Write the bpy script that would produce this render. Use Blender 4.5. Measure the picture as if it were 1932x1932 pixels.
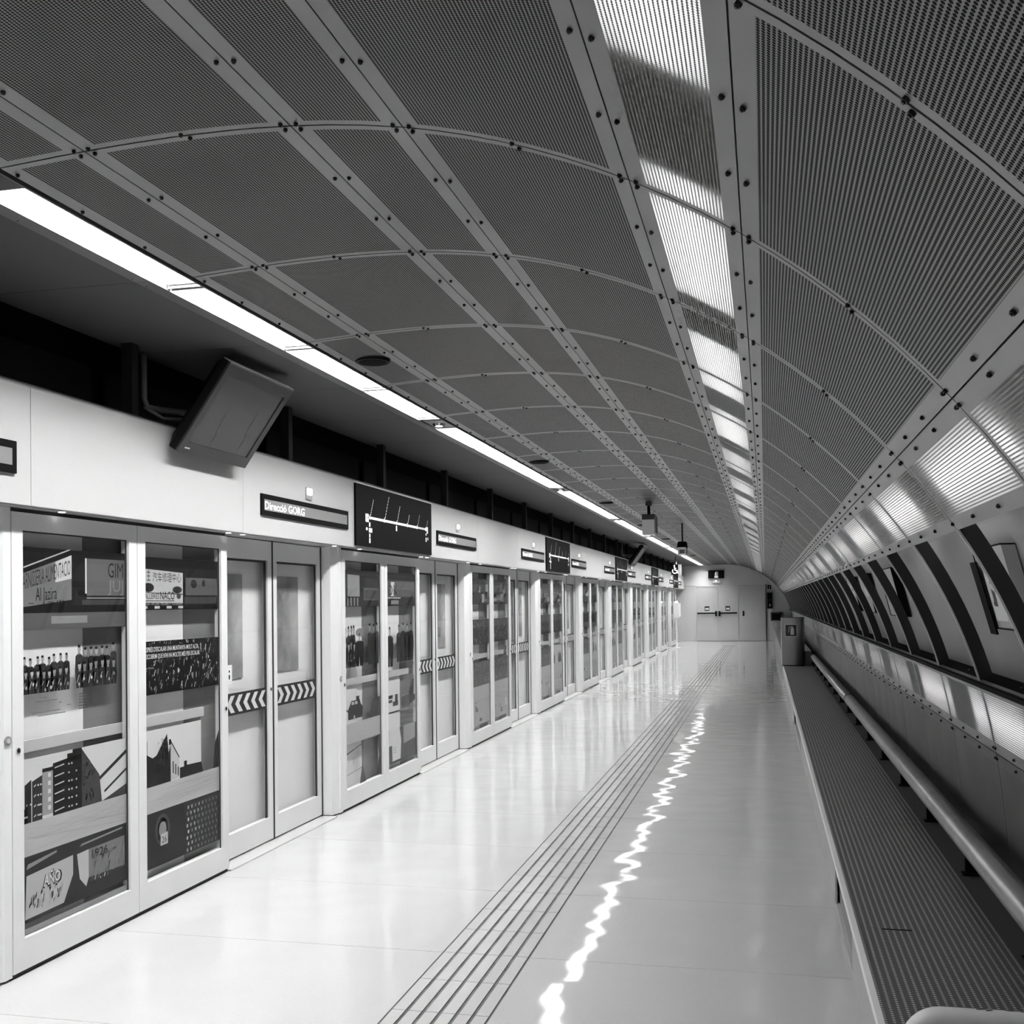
import bpy, math, random
from mathutils import Matrix, Vector
for o in list(bpy.data.objects): bpy.data.objects.remove(o, do_unlink=True)
scn = bpy.context.scene
C = scn.collection
R_ = math.radians
random.seed(7)

# ------------------------------------------------------------------ camera
def make_camera():
    yaw, pitch, roll = R_(13.1525), R_(0.7909), R_(-0.6375)
    f, cx, cy, W = 2040.52, 966.16, 1108.19, 1932.0
    F = Vector((-math.sin(yaw), math.cos(yaw), 0)); Rr = Vector((math.cos(yaw), math.sin(yaw), 0)); U = Vector((0, 0, 1))
    F2 = F*math.cos(pitch) + U*math.sin(pitch); U2 = U*math.cos(pitch) - F*math.sin(pitch)
    R3 = Rr*math.cos(roll) + U2*math.sin(roll); U3 = U2*math.cos(roll) - Rr*math.sin(roll)
    cd = bpy.data.cameras.new('camera'); cam = bpy.data.objects.new('camera', cd); C.objects.link(cam)
    cd.sensor_fit = 'HORIZONTAL'; cd.sensor_width = 36.0; cd.lens = f/W*36.0
    cd.shift_x = (W/2 - cx)/W; cd.shift_y = (cy - W/2)/W
    cd.clip_start = 0.02; cd.clip_end = 300
    B = -F2
    cam.matrix_world = Matrix(((R3.x, U3.x, B.x, 0), (R3.y, U3.y, B.y, 0), (R3.z, U3.z, B.z, 1.6), (0, 0, 0, 1)))
    scn.camera = cam
make_camera()

# ------------------------------------------------------------------ world and exposure
wd = bpy.data.worlds.new('World'); scn.world = wd; wd.use_nodes = True
wd.node_tree.nodes['Background'].inputs[0].default_value = (0.5, 0.5, 0.5, 1)
wd.node_tree.nodes['Background'].inputs[1].default_value = 0.0
scn.view_settings.view_transform = 'Standard'
try: scn.view_settings.look = 'None'
except Exception: pass
scn.view_settings.gamma = 1.0
scn.view_settings.use_curve_mapping = False
scn.view_settings.exposure = 0.0
TROUGH_E = 112.0      # the fluorescent line along the ceiling
BACK_E = 24.0        # lamp tubes hidden behind the perforated panels

# ------------------------------------------------------------------ materials
MAT = {}
def mat(name, g, rough=0.5, metal=0.0, spec=0.5, emit=0.0, bump=0.0, bscale=40.0, var=0.0, vscale=3.0):
    if name in MAT: return MAT[name]
    m = bpy.data.materials.new(name); m.use_nodes = True; nt = m.node_tree; b = nt.nodes['Principled BSDF']
    b.inputs['Base Color'].default_value = (g, g, g, 1); b.inputs['Roughness'].default_value = rough
    b.inputs['Metallic'].default_value = metal; b.inputs['Specular IOR Level'].default_value = spec
    if emit:
        b.inputs['Emission Color'].default_value = (1, 1, 1, 1); b.inputs['Emission Strength'].default_value = emit
    tc = None
    if var or bump: tc = nt.nodes.new('ShaderNodeTexCoord')
    if var:
        n = nt.nodes.new('ShaderNodeTexNoise'); n.inputs['Scale'].default_value = vscale; n.inputs['Detail'].default_value = 4
        nt.links.new(tc.outputs['Object'], n.inputs['Vector'])
        mr = nt.nodes.new('ShaderNodeMapRange'); mr.inputs[1].default_value = 0.3; mr.inputs[2].default_value = 0.7
        mr.inputs[3].default_value = g*(1-var); mr.inputs[4].default_value = min(1, g*(1+var))
        nt.links.new(n.outputs[0], mr.inputs[0])
        cb = nt.nodes.new('ShaderNodeCombineColor')
        for i in range(3): nt.links.new(mr.outputs[0], cb.inputs[i])
        nt.links.new(cb.outputs[0], b.inputs['Base Color'])
    if bump:
        n = nt.nodes.new('ShaderNodeTexNoise'); n.inputs['Scale'].default_value = bscale; n.inputs['Detail'].default_value = 3
        nt.links.new(tc.outputs['Object'], n.inputs['Vector'])
        bp = nt.nodes.new('ShaderNodeBump'); bp.inputs['Strength'].default_value = bump; bp.inputs['Distance'].default_value = 0.01
        nt.links.new(n.outputs[0], bp.inputs['Height']); nt.links.new(bp.outputs[0], b.inputs['Normal'])
    MAT[name] = m; return m

def nmath(nt, op, a, b=None, c=None):
    n = nt.nodes.new('ShaderNodeMath'); n.operation = op
    for i, v in enumerate((a, b, c)):
        if v is None: continue
        if isinstance(v, (int, float)): n.inputs[i].default_value = v
        else: nt.links.new(v, n.inputs[i])
    return n.outputs[0]

def perforated(name, g_metal, g_hole, rough, translucent=0.0, pu=0.0102, pv=0.0082, rad=0.0036, bu=0.05, bv=0.026):
    """sheet metal with a plain border and rows of round holes, laid out in the panel's own metres (UV maps 'metres' and 'size')"""
    m = bpy.data.materials.new(name); m.use_nodes = True; nt = m.node_tree; b = nt.nodes['Principled BSDF']
    u1 = nt.nodes.new('ShaderNodeUVMap'); u1.uv_map = 'metres'; u2 = nt.nodes.new('ShaderNodeUVMap'); u2.uv_map = 'size'
    s1 = nt.nodes.new('ShaderNodeSeparateXYZ'); nt.links.new(u1.outputs[0], s1.inputs[0])
    s2 = nt.nodes.new('ShaderNodeSeparateXYZ'); nt.links.new(u2.outputs[0], s2.inputs[0])
    u, v, W, L = s1.outputs[0], s1.outputs[1], s2.outputs[0], s2.outputs[1]
    eu = nmath(nt, 'MINIMUM', u, nmath(nt, 'SUBTRACT', W, u)); ev = nmath(nt, 'MINIMUM', v, nmath(nt, 'SUBTRACT', L, v))
    inside = nmath(nt, 'MULTIPLY', nmath(nt, 'GREATER_THAN', eu, bu), nmath(nt, 'GREATER_THAN', ev, bv))
    row = nmath(nt, 'DIVIDE', u, pu); ri = nmath(nt, 'FLOOR', row)
    du = nmath(nt, 'MULTIPLY', nmath(nt, 'SUBTRACT', nmath(nt, 'FRACT', row), 0.5), pu)
    sh = nmath(nt, 'MULTIPLY', nmath(nt, 'MODULO', ri, 2.0), 0.5)
    dv = nmath(nt, 'MULTIPLY', nmath(nt, 'SUBTRACT', nmath(nt, 'FRACT', nmath(nt, 'ADD', nmath(nt, 'DIVIDE', v, pv), sh)), 0.5), pv)
    d = nmath(nt, 'SQRT', nmath(nt, 'ADD', nmath(nt, 'MULTIPLY', du, du), nmath(nt, 'MULTIPLY', dv, dv)))
    hole = nmath(nt, 'MULTIPLY', nmath(nt, 'LESS_THAN', d, rad), inside)
    n = nt.nodes.new('ShaderNodeTexNoise'); n.inputs['Scale'].default_value = 2.2; n.inputs['Detail'].default_value = 3
    g = nt.nodes.new('ShaderNodeNewGeometry'); nt.links.new(g.outputs['Position'], n.inputs['Vector'])
    var = nmath(nt, 'MULTIPLY_ADD', n.outputs[0], 0.5, 0.75)
    col = nmath(nt, 'ADD', nmath(nt, 'MULTIPLY', nmath(nt, 'MULTIPLY', nmath(nt, 'MULTIPLY', var, g_metal), nmath(nt, 'MULTIPLY_ADD', inside, -0.24, 1.0)), nmath(nt, 'SUBTRACT', 1.0, hole)), nmath(nt, 'MULTIPLY', hole, g_hole))
    cb = nt.nodes.new('ShaderNodeCombineColor')
    for i in range(3): nt.links.new(col, cb.inputs[i])
    nt.links.new(cb.outputs[0], b.inputs['Base Color'])
    nt.links.new(nmath(nt, 'MULTIPLY', nmath(nt, 'SUBTRACT', 1.0, hole), 0.85), b.inputs['Metallic'])
    nt.links.new(nmath(nt, 'MULTIPLY', nmath(nt, 'SUBTRACT', 1.0, hole), 0.5), b.inputs['Specular IOR Level'])
    nt.links.new(nmath(nt, 'MULTIPLY_ADD', n.outputs[0], 0.2, rough-0.1), b.inputs['Roughness'])
    bp = nt.nodes.new('ShaderNodeBump'); bp.inputs['Strength'].default_value = 0.25; bp.inputs['Distance'].default_value = 0.02
    nt.links.new(n.outputs[0], bp.inputs['Height']); nt.links.new(bp.outputs[0], b.inputs['Normal'])
    if translucent:
        out = nt.nodes['Material Output']; tr = nt.nodes.new('ShaderNodeBsdfTranslucent'); tr.inputs[0].default_value = (translucent,)*3 + (1,)
        mx = nt.nodes.new('ShaderNodeMixShader'); nt.links.new(hole, mx.inputs[0]); nt.links.new(b.outputs[0], mx.inputs[1]); nt.links.new(tr.outputs[0], mx.inputs[2])
        nt.links.new(mx.outputs[0], out.inputs[0])
    MAT[name] = m; return m

def glass(name, tint=0.9):
    m = bpy.data.materials.new(name); m.use_nodes = True; nt = m.node_tree; nt.nodes.remove(nt.nodes['Principled BSDF'])
    out = nt.nodes['Material Output']; t = nt.nodes.new('ShaderNodeBsdfTransparent'); t.inputs[0].default_value = (tint, tint, tint, 1)
    gl = nt.nodes.new('ShaderNodeBsdfGlossy'); gl.inputs['Roughness'].default_value = 0.01; gl.inputs[0].default_value = (1, 1, 1, 1)
    ge = nt.nodes.new('ShaderNodeNewGeometry'); dt = nt.nodes.new('ShaderNodeVectorMath'); dt.operation = 'DOT_PRODUCT'
    nt.links.new(ge.outputs['Incoming'], dt.inputs[0]); nt.links.new(ge.outputs['Normal'], dt.inputs[1])
    fac = nmath(nt, 'MULTIPLY_ADD', nmath(nt, 'POWER', nmath(nt, 'SUBTRACT', 1.0, nmath(nt, 'ABSOLUTE', dt.outputs['Value'])), 5.0), 0.4, 0.012)
    mx = nt.nodes.new('ShaderNodeMixShader'); nt.links.new(fac, mx.inputs[0]); nt.links.new(t.outputs[0], mx.inputs[1]); nt.links.new(gl.outputs[0], mx.inputs[2])
    nt.links.new(mx.outputs[0], out.inputs[0]); MAT[name] = m; return m

def floor_mat():
    m = bpy.data.materials.new('polished_stone'); m.use_nodes = True; nt = m.node_tree; b = nt.nodes['Principled BSDF']
    g = nt.nodes.new('ShaderNodeNewGeometry')
    n1 = nt.nodes.new('ShaderNodeTexNoise'); n1.inputs['Scale'].default_value = 55; n1.inputs['Detail'].default_value = 5
    n2 = nt.nodes.new('ShaderNodeTexNoise'); n2.inputs['Scale'].default_value = 1.1; n2.inputs['Detail'].default_value = 4
    for n in (n1, n2): nt.links.new(g.outputs['Position'], n.inputs['Vector'])
    col = nmath(nt, 'ADD', nmath(nt, 'MULTIPLY_ADD', n1.outputs[0], 0.04, 0.44), nmath(nt, 'MULTIPLY', n2.outputs[0], 0.03))
    # scattered small dirt specks
    vo = nt.nodes.new('ShaderNodeTexVoronoi'); vo.inputs['Scale'].default_value = 3.0; nt.links.new(g.outputs['Position'], vo.inputs['Vector'])
    n3 = nt.nodes.new('ShaderNodeTexNoise'); n3.inputs['Scale'].default_value = 2.0; nt.links.new(g.outputs['Position'], n3.inputs['Vector'])
    spk = nmath(nt, 'LESS_THAN', vo.outputs['Distance'], nmath(nt, 'MULTIPLY', nmath(nt, 'SUBTRACT', n3.outputs[0], 0.52), 0.14))
    col = nmath(nt, 'MULTIPLY', col, nmath(nt, 'MULTIPLY_ADD', spk, -0.45, 1.0))
    cb = nt.nodes.new('ShaderNodeCombineColor')
    for i in range(3): nt.links.new(col, cb.inputs[i])
    nt.links.new(cb.outputs[0], b.inputs['Base Color'])
    b.inputs['Roughness'].default_value = 0.05; b.inputs['Specular IOR Level'].default_value = 0.2
    n4 = nt.nodes.new('ShaderNodeTexNoise'); n4.inputs['Scale'].default_value = 2.5; n4.inputs['Detail'].default_value = 1.0
    nt.links.new(g.outputs['Position'], n4.inputs['Vector'])
    bp = nt.nodes.new('ShaderNodeBump'); bp.inputs['Strength'].default_value = 0.19; bp.inputs['Distance'].default_value = 0.03
    nt.links.new(n4.outputs[0], bp.inputs['Height']); nt.links.new(bp.outputs[0], b.inputs['Normal'])
    MAT['stone'] = m; return m

def deck_mat():
    """dark sheet metal studded with rows of small raised bright dots"""
    m = bpy.data.materials.new('studded_metal'); m.use_nodes = True; nt = m.node_tree; b = nt.nodes['Principled BSDF']
    g = nt.nodes.new('ShaderNodeNewGeometry'); s = nt.nodes.new('ShaderNodeSeparateXYZ'); nt.links.new(g.outputs['Position'], s.inputs[0])
    pu, pv = 0.0268, 0.019
    row = nmath(nt, 'DIVIDE', s.outputs[0], pu)
    du = nmath(nt, 'MULTIPLY', nmath(nt, 'SUBTRACT', nmath(nt, 'FRACT', row), 0.5), pu)
    dv = nmath(nt, 'MULTIPLY', nmath(nt, 'SUBTRACT', nmath(nt, 'FRACT', nmath(nt, 'DIVIDE', s.outputs[1], pv)), 0.5), pv)
    d = nmath(nt, 'SQRT', nmath(nt, 'ADD', nmath(nt, 'MULTIPLY', du, du), nmath(nt, 'MULTIPLY', dv, dv)))
    dot = nt.nodes.new('ShaderNodeMapRange'); dot.inputs[1].default_value = 0.0062; dot.inputs[2].default_value = 0.0045
    dot.inputs[3].default_value = 0; dot.inputs[4].default_value = 1; nt.links.new(d, dot.inputs[0])
    col = nmath(nt, 'MULTIPLY_ADD', dot.outputs[0], 0.5, 0.1)
    cb = nt.nodes.new('ShaderNodeCombineColor')
    for i in range(3): nt.links.new(col, cb.inputs[i])
    nt.links.new(cb.outputs[0], b.inputs['Base Color']); b.inputs['Metallic'].default_value = 0.4; b.inputs['Roughness'].default_value = 0.42
    bp = nt.nodes.new('ShaderNodeBump'); bp.inputs['Strength'].default_value = 0.6; bp.inputs['Distance'].default_value = 0.003
    nt.links.new(dot.outputs[0], bp.inputs['Height']); nt.links.new(bp.outputs[0], b.inputs['Normal'])
    MAT['deck'] = m; return m

M_white = mat('white_enamel', 0.78, 0.32, var=0.03, vscale=1.5)
M_fascia = mat('white_fascia', 0.52, 0.45, spec=0.3)
M_frame = mat('pale_door_frame', 0.78, 0.34, var=0.04, vscale=2.0)
M_post = mat('post_white', 0.82, 0.3)
M_gasket = mat('black_rubber', 0.015, 0.6)
M_black = mat('black_plastic', 0.005, 0.6, spec=0.06)
M_dark = mat('dark_paint', 0.035, 0.5)
M_soffit = mat('soffit_grey', 0.06, 0.6, spec=0.3, var=0.1, vscale=1.2)
M_soffit_edge = mat('soffit_edge', 0.13, 0.4, metal=0.3)
M_bolt = mat('dark_bolt', 0.02, 0.4, metal=0.3)
M_chrome = mat('chrome', 0.75, 0.12, metal=1.0)
M_lining = mat('pale_lining', 0.3, 0.7, var=0.12, vscale=0.9)
M_steel = mat('brushed_steel', 0.55, 0.3, metal=1.0, bump=0.05, bscale=60)
M_tube = mat('tube_steel', 0.36, 0.38, metal=0.7, var=0.12, vscale=4)
M_trim = mat('pale_trim', 0.8, 0.4)
M_rib = mat('rib_grey', 0.03, 0.6, spec=0.15)
M_ribedge = mat('rib_lit_edge', 0.55, 0.4, metal=0.4)  # same plate as the rib, front edge painted paler where light catches it
M_sillblack = mat('sill_black', 0.004, 0.7, spec=0.05)
M_endwall = mat('end_wall_grey', 0.52, 0.5, var=0.06, vscale=1.0)
M_enddoor = mat('end_door_grey', 0.44, 0.42, var=0.05, vscale=1.2)
M_grout = mat('grout', 0.16, 0.8)
M_groove = mat('tile_groove', 0.10, 0.8, var=0.5, vscale=9)
M_emit = mat('lamp_glow', 1.0, emit=TROUGH_E)
M_backlamp = mat('hidden_tube_glow', 1.0, emit=BACK_E)
M_led = mat('led_letters', 1.0, emit=1.5)
M_lampglow = mat('indicator_glow', 1.0, emit=2.5)
M_spot = mat('small_spot_glow', 1.0, emit=4.0)
M_louvre = mat('louvre_white', 0.3, 0.4)
M_screen = mat('screen_glass', 0.06, 0.12, spec=0.5)
M_ledback = mat('led_matrix', 0.22, 0.6, bump=0.3, bscale=300)
M_print = {}
def gray(v):
    k = round(v, 2)
    if k not in M_print: M_print[k] = mat('print_%03d' % int(k*100), k, 0.6, spec=0.1)
    return M_print[k]
M_glass = glass('pane_glass', 0.97)
M_stone = floor_mat(); M_deck = deck_mat()
M_perf = perforated('perforated_sheet', 0.27, 0.022, 0.42)
M_perfl = perforated('perforated_sheet_backlit', 0.27, 0.022, 0.42, translucent=0.9)
M_perfw = perforated('perforated_wall_sheet', 0.27, 0.012, 0.4, translucent=0.9)
M_sheet = perforated('plain_wall_sheet', 0.1, 0.03, 0.42, rad=0.0)

# ------------------------------------------------------------------ mesh helpers
class MB:
    def __init__(s): s.v = []; s.f = []; s.m = []
    def quad(s, a, b, c, d, mi=0):
        n = len(s.v); s.v += [tuple(a), tuple(b), tuple(c), tuple(d)]; s.f.append((n, n+1, n+2, n+3)); s.m.append(mi)
    def poly(s, pts, mi=0):
        n = len(s.v); s.v += [tuple(p) for p in pts]; s.f.append(tuple(range(n, n+len(pts)))); s.m.append(mi)
    def box(s, x0, x1, y0, y1, z0, z1, mi=0):
        n = len(s.v)
        s.v += [(x, y, z) for z in (z0, z1) for y in (y0, y1) for x in (x0, x1)]
        for q in ((0, 2, 3, 1), (4, 5, 7, 6), (0, 1, 5, 4), (2, 6, 7, 3), (0, 4, 6, 2), (1, 3, 7, 5)):
            s.f.append(tuple(n+i for i in q)); s.m.append(mi)
        return s
    def prism(s, pts, axis, a, b, mi=0):
        """closed polygon pts (2D) swept along axis from a to b"""
        n = len(s.v); k = len(pts)
        def P(p, t): return {'x': (t, p[0], p[1]), 'y': (p[0], t, p[1]), 'z': (p[0], p[1], t)}[axis]
        s.v += [P(p, a) for p in pts] + [P(p, b) for p in pts]
        for i in range(k):
            j = (i+1) % k; s.f.append((n+i, n+j, n+k+j, n+k+i)); s.m.append(mi)
        s.f.append(tuple(range(n+k-1, n-1, -1))); s.m.append(mi); s.f.append(tuple(range(n+k, n+2*k))); s.m.append(mi)
        return s
    def cyl(s, p0, p1, r, seg=16, mi=0, r1=None, caps=True):
        p0, p1 = Vector(p0), Vector(p1); d = (p1-p0).normalized(); a = d.orthogonal().normalized(); b = d.cross(a)
        r1 = r if r1 is None else r1; n = len(s.v)
        for c, rr in ((p0, r), (p1, r1)):
            for i in range(seg):
                t = 2*math.pi*i/seg; s.v.append(tuple(c + a*rr*math.cos(t) + b*rr*math.sin(t)))
        for i in range(seg):
            j = (i+1) % seg; s.f.append((n+i, n+j, n+seg+j, n+seg+i)); s.m.append(mi)
        if caps:
            s.f.append(tuple(range(n+seg-1, n-1, -1))); s.m.append(mi); s.f.append(tuple(range(n+seg, n+2*seg))); s.m.append(mi)
        return s
    def tube(s, pts, r, seg=16, mi=0):
        pts = [Vector(p) for p in pts]; n0 = len(s.v); k = len(pts); prev = None
        for i, p in enumerate(pts):
            d = ((pts[min(i+1, k-1)] - pts[max(i-1, 0)])).normalized()
            a = d.orthogonal().normalized() if prev is None else (prev - d*prev.dot(d)).normalized()
            prev = a; b = d.cross(a)
            for q in range(seg):
                t = 2*math.pi*q/seg; s.v.append(tuple(p + a*r*math.cos(t) + b*r*math.sin(t)))
        for i in range(k-1):
            for q in range(seg):
                w = (q+1) % seg; A = n0+i*seg; s.f.append((A+q, A+w, A+seg+w, A+seg+q)); s.m.append(mi)
        s.f.append(tuple(range(n0+seg-1, n0-1, -1))); s.m.append(mi); A = n0+(k-1)*seg; s.f.append(tuple(range(A, A+seg))); s.m.append(mi)
        return s
    def mesh(s, name, mats, smooth=False):
        me = bpy.data.meshes.new(name); me.from_pydata(s.v, [], s.f)
        mats = mats if isinstance(mats, (list, tuple)) else [mats]
        for m in mats: me.materials.append(m)
        for p, mi in zip(me.polygons, s.m): p.material_index = mi
        if smooth:
            for p in me.polygons: p.use_smooth = len(p.vertices) == 4
        me.update(); return me
    def build(s, name, mats, parent=None, smooth=False, loc=None):
        return link(name, s.mesh(name, mats, smooth), parent, loc)
def link(name, me, parent=None, loc=None):
    o = bpy.data.objects.new(name, me); C.objects.link(o)
    if loc is not None: o.location = loc
    if parent is not None: o.parent = parent
    return o
def tag(o, label=None, cat=None, group=None, kind=None):
    if label: o['label'] = label
    if cat: o['category'] = cat
    if group: o['group'] = group
    if kind: o['kind'] = kind
    return o
def thing(name, loc, label, cat, group=None):
    o = bpy.data.objects.new(name, None); C.objects.link(o); o.location = loc; o.empty_display_size = 0.1
    return tag(o, label, cat, group)
ORD = ['first', 'second', 'third', 'fourth', 'fifth', 'sixth', 'seventh', 'eighth', 'ninth', 'tenth', 'eleventh', 'twelfth', 'thirteenth', 'fourteenth', 'fifteenth', 'sixteenth',
       'seventeenth', 'eighteenth', 'nineteenth', 'twentieth'] + ['twenty-' + w for w in ('first', 'second', 'third', 'fourth', 'fifth', 'sixth', 'seventh', 'eighth', 'ninth')] + \
      ['thirtieth'] + ['thirty-' + w for w in ('first', 'second', 'third', 'fourth', 'fifth', 'sixth', 'seventh', 'eighth', 'ninth')] + ['fortieth']
M_LEFT = Matrix(((0, 0, 1, 0), (1, 0, 0, 0), (0, 1, 0, 0), (0, 0, 0, 1)))     # (a, b, depth) -> a along Y, b up, facing +X
M_FRONT = Matrix(((1, 0, 0, 0), (0, 0, -1, 0), (0, 1, 0, 0), (0, 0, 0, 1)))    # (a, b, depth) -> a along X, b up, facing -Y
def text_mesh(body, size=1.0, sx=1.0, bold=0.0):
    cu = bpy.data.curves.new('t', 'FONT'); cu.body = body; cu.size = size; cu.align_x = 'LEFT'; cu.align_y = 'BOTTOM_BASELINE'
    cu.resolution_u = 2; cu.offset = bold
    ob = bpy.data.objects.new('t', cu); C.objects.link(ob); dg = bpy.context.evaluated_depsgraph_get()
    me = bpy.data.meshes.new_from_object(ob.evaluated_get(dg)); bpy.data.objects.remove(ob); bpy.data.curves.remove(cu)
    V = [(v.co.x*sx, v.co.y) for v in me.vertices]; Fc = [tuple(p.vertices) for p in me.polygons]; bpy.data.meshes.remove(me)
    return V, Fc
class Print:
    """flat print: gray shapes stacked in a plane, local (a, b) in metres"""
    def __init__(s, T, depth=0.0, step=0.0003): s.T = T; s.d = depth; s.step = step; s.v = []; s.f = []; s.m = []; s.mats = []
    def mi(s, g):
        m = g if not isinstance(g, (int, float)) else gray(g)
        if m not in s.mats: s.mats.append(m)
        return s.mats.index(m)
    def add(s, pts, g, layer=1):
        n = len(s.v); z = s.d + layer*s.step
        s.v += [tuple(s.T @ Vector((p[0], p[1], z))) for p in pts]; s.f.append(tuple(range(n, n+len(pts)))); s.m.append(s.mi(g))
    def rect(s, a0, a1, b0, b1, g, layer=1): s.add([(a0, b0), (a1, b0), (a1, b1), (a0, b1)], g, layer)
    def ell(s, a, b, ra, rb, g, layer=1, k=12): s.add([(a+ra*math.cos(2*math.pi*i/k), b+rb*math.sin(2*math.pi*i/k)) for i in range(k)], g, layer)
    def line(s, p, q, w, g, layer=1):
        d = Vector((q[0]-p[0], q[1]-p[1])).normalized(); n = Vector((-d.y, d.x))*w/2
        s.add([(p[0]-n.x, p[1]-n.y), (q[0]-n.x, q[1]-n.y), (q[0]+n.x, q[1]+n.y), (p[0]+n.x, p[1]+n.y)], g, layer)
    def text(s, body, a, b, h, g, layer=2, width=None, shear=0.0, bold=0.0):
        V, Fc = text_mesh(body, 1.0, bold=bold)
        if not V: return
        w = max(v[0] for v in V) - min(v[0] for v in V); x0 = min(v[0] for v in V); k = h/0.73; kx = (width/w) if width else k
        n = len(s.v); z = s.d + layer*s.step
        for v in V: s.v.append(tuple(s.T @ Vector((a+(v[0]-x0)*kx, b+v[1]*k+(v[0]-x0)*kx*shear, z))))
        for f in Fc: s.f.append(tuple(n+i for i in f)); s.m.append(s.mi(g))
    def build(s, name, parent, loc=None):
        me = bpy.data.meshes.new(name); me.from_pydata(s.v, [], s.f)
        for m in s.mats: me.materials.append(m)
        for p, i in zip(me.polygons, s.m): p.material_index = i
        me.update(); return link(name, me, parent, loc)

# ------------------------------------------------------------------ layout constants
Y0, Y1 = -3.4, 42.8
XD, XR, XL = -3.163, -3.27, -3.08          # fixed screens, sliding leaves, fascia front
ZLB, ZLT, ZS = 2.04, 2.55, 2.948           # fascia bottom / top, soffit
XLL, XLR, XS0 = -2.462, -2.296, -2.2675    # light trough edges, vault edge
RIB0, RIBP = 2.857, 1.1538
M0, MP = 4.05, 3.735
SEAM = [(-2.2675, 2.948), (-1.972, 2.9683), (-1.3037, 2.9711), (-0.966, 2.9299), (-0.3366, 2.7184), (-0.0459, 2.5488), (0.4591, 2.094), (0.6555, 1.8317), (0.921, 1.2303), (0.9882, 0.908), (1.045, 0.25)]
def spline(pts):
    """natural cubic through the seam points, parameter = chord length"""
    t = [0.0]
    for a, b in zip(pts, pts[1:]): t.append(t[-1] + math.dist(a, b))
    n = len(pts)
    def coef(y):
        h = [t[i+1]-t[i] for i in range(n-1)]; A = [[0.0]*n for _ in range(n)]; r = [0.0]*n; A[0][0] = A[-1][-1] = 1
        for i in range(1, n-1):
            A[i][i-1] = h[i-1]; A[i][i] = 2*(h[i-1]+h[i]); A[i][i+1] = h[i]; r[i] = 6*((y[i+1]-y[i])/h[i] - (y[i]-y[i-1])/h[i-1])
        for i in range(n):
            p = A[i][i]
            for j in range(i+1, n):
                if A[j][i]:
                    k = A[j][i]/p; A[j] = [x-k*w for x, w in zip(A[j], A[i])]; r[j] -= k*r[i]
        m = [0.0]*n
        for i in range(n-1, -1, -1): m[i] = (r[i]-sum(A[i][j]*m[j] for j in range(i+1, n)))/A[i][i]
        return y, m, h
    cx_, cz_ = coef([p[0] for p in pts]), coef([p[1] for p in pts])
    def ev(c, s):
        y, m, h = c; i = max(0, min(n-2, next((k for k in range(n-1) if s <= t[k+1]), n-2))); a = (t[i+1]-s)/h[i]; b = (s-t[i])/h[i]
        return a*y[i]+b*y[i+1]+((a**3-a)*m[i]+(b**3-b)*m[i+1])*h[i]**2/6
    return t, lambda s: (ev(cx_, s), ev(cz_, s))
ST, SEC = spline(SEAM)
def sec_n(s):
    a, b = SEC(s-0.004), SEC(s+0.004); d = Vector((b[0]-a[0], b[1]-a[1])).normalized()
    return Vector((-d.y, d.x))*-1 if False else Vector((d.y*-1, d.x))      # outward (away from the platform)
RIBS = [RIB0 + RIBP*i for i in range(-2, 35)]

# ================================================================== FLOOR
fl = MB().box(-3.5, 1.2, Y0, Y1+0.2, -0.06, -0.004).build('floor', M_grout); tag(fl, 'white polished stone platform floor with a grooved guide strip', kind='structure')
TL, TR = -1.4599, -1.0538
def slab_mesh(x0, x1, ln):
    b = MB(); e = 0.0016; b.v += [(x0+e, e, -0.02), (x1-e, e, -0.02), (x1-e, ln-e, -0.02), (x0+e, ln-e, -0.02), (x0+e, e, 0), (x1-e, e, 0), (x1-e, ln-e, 0), (x0+e, ln-e, 0)]
    b.f += [(4, 5, 6, 7), (0, 1, 5, 4), (1, 2, 6, 5), (2, 3, 7, 6), (3, 0, 4, 7)]; b.m += [0]*5
    return b.mesh('floor_slab', M_stone)
SLAB = 1.067
slabL, slabR = slab_mesh(-3.5, TL, SLAB), slab_mesh(TR, 0.345, SLAB)
ys = []; y = 4.7758 - 8*SLAB
while y < Y1: ys.append(y); y += SLAB
for y in ys:
    link('floor_slab', slabL, fl, (0, y, 0)); link('floor_slab', slabR, fl, (0, y, 0))
# guide strip: six rows of long tiles between dark grooves
tw = (TR-TL)/6; gv = 0.0075
def tile_box(b, x, y, ln):
    x0, x1 = x+gv, x+tw-gv; e = 0.002
    b.box(x0, x1, y+e, y+ln-e, -0.02, 0.0015)
tb = MB(); tile_box(tb, 0, 0, SLAB/3); tile_me = tb.mesh('guide_tile', M_stone)
gb = MB(); gb.box(TL, TR, Y0, 38.6, -0.005, -0.003); grv = gb.build('guide_strip_bed', M_groove, fl)
tiles = [(TL+i*tw, ys[0]+j*SLAB/3) for j in range(int((38.4-ys[0])/(SLAB/3))) for i in range(6)]
tiles = [t for t in tiles if t[1] > 2.2]; tiles.sort(key=lambda t: t[1])
for x, y in tiles[:300]: link('guide_tile', tile_me, fl, (x, y, 0))
b = MB()
for x, y in tiles[300:]: tile_box(b, x, y, SLAB/3)
tag(b.build('guide_tiles_far', M_stone, fl), kind='stuff')
b = MB(); tile_y = [t for t in ys if t < 2.2]
b.box(TL, TR, Y0, 2.1, -0.02, 0.0); b.box(TL, TR, 38.6, Y1, -0.02, 0.0); b.build('floor_slab', M_stone, fl)
b = MB()
for (xa, xb, ya, yb) in ((-2.30, -1.887, 18.10, 18.125), (-2.30, -2.29, 17.43, 18.12), (-1.897, -1.887, 17.43, 18.12)): b.box(xa, xb, ya, yb, -0.004, 0.0008)
b.build('hatch_outline', M_grout, fl)

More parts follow.
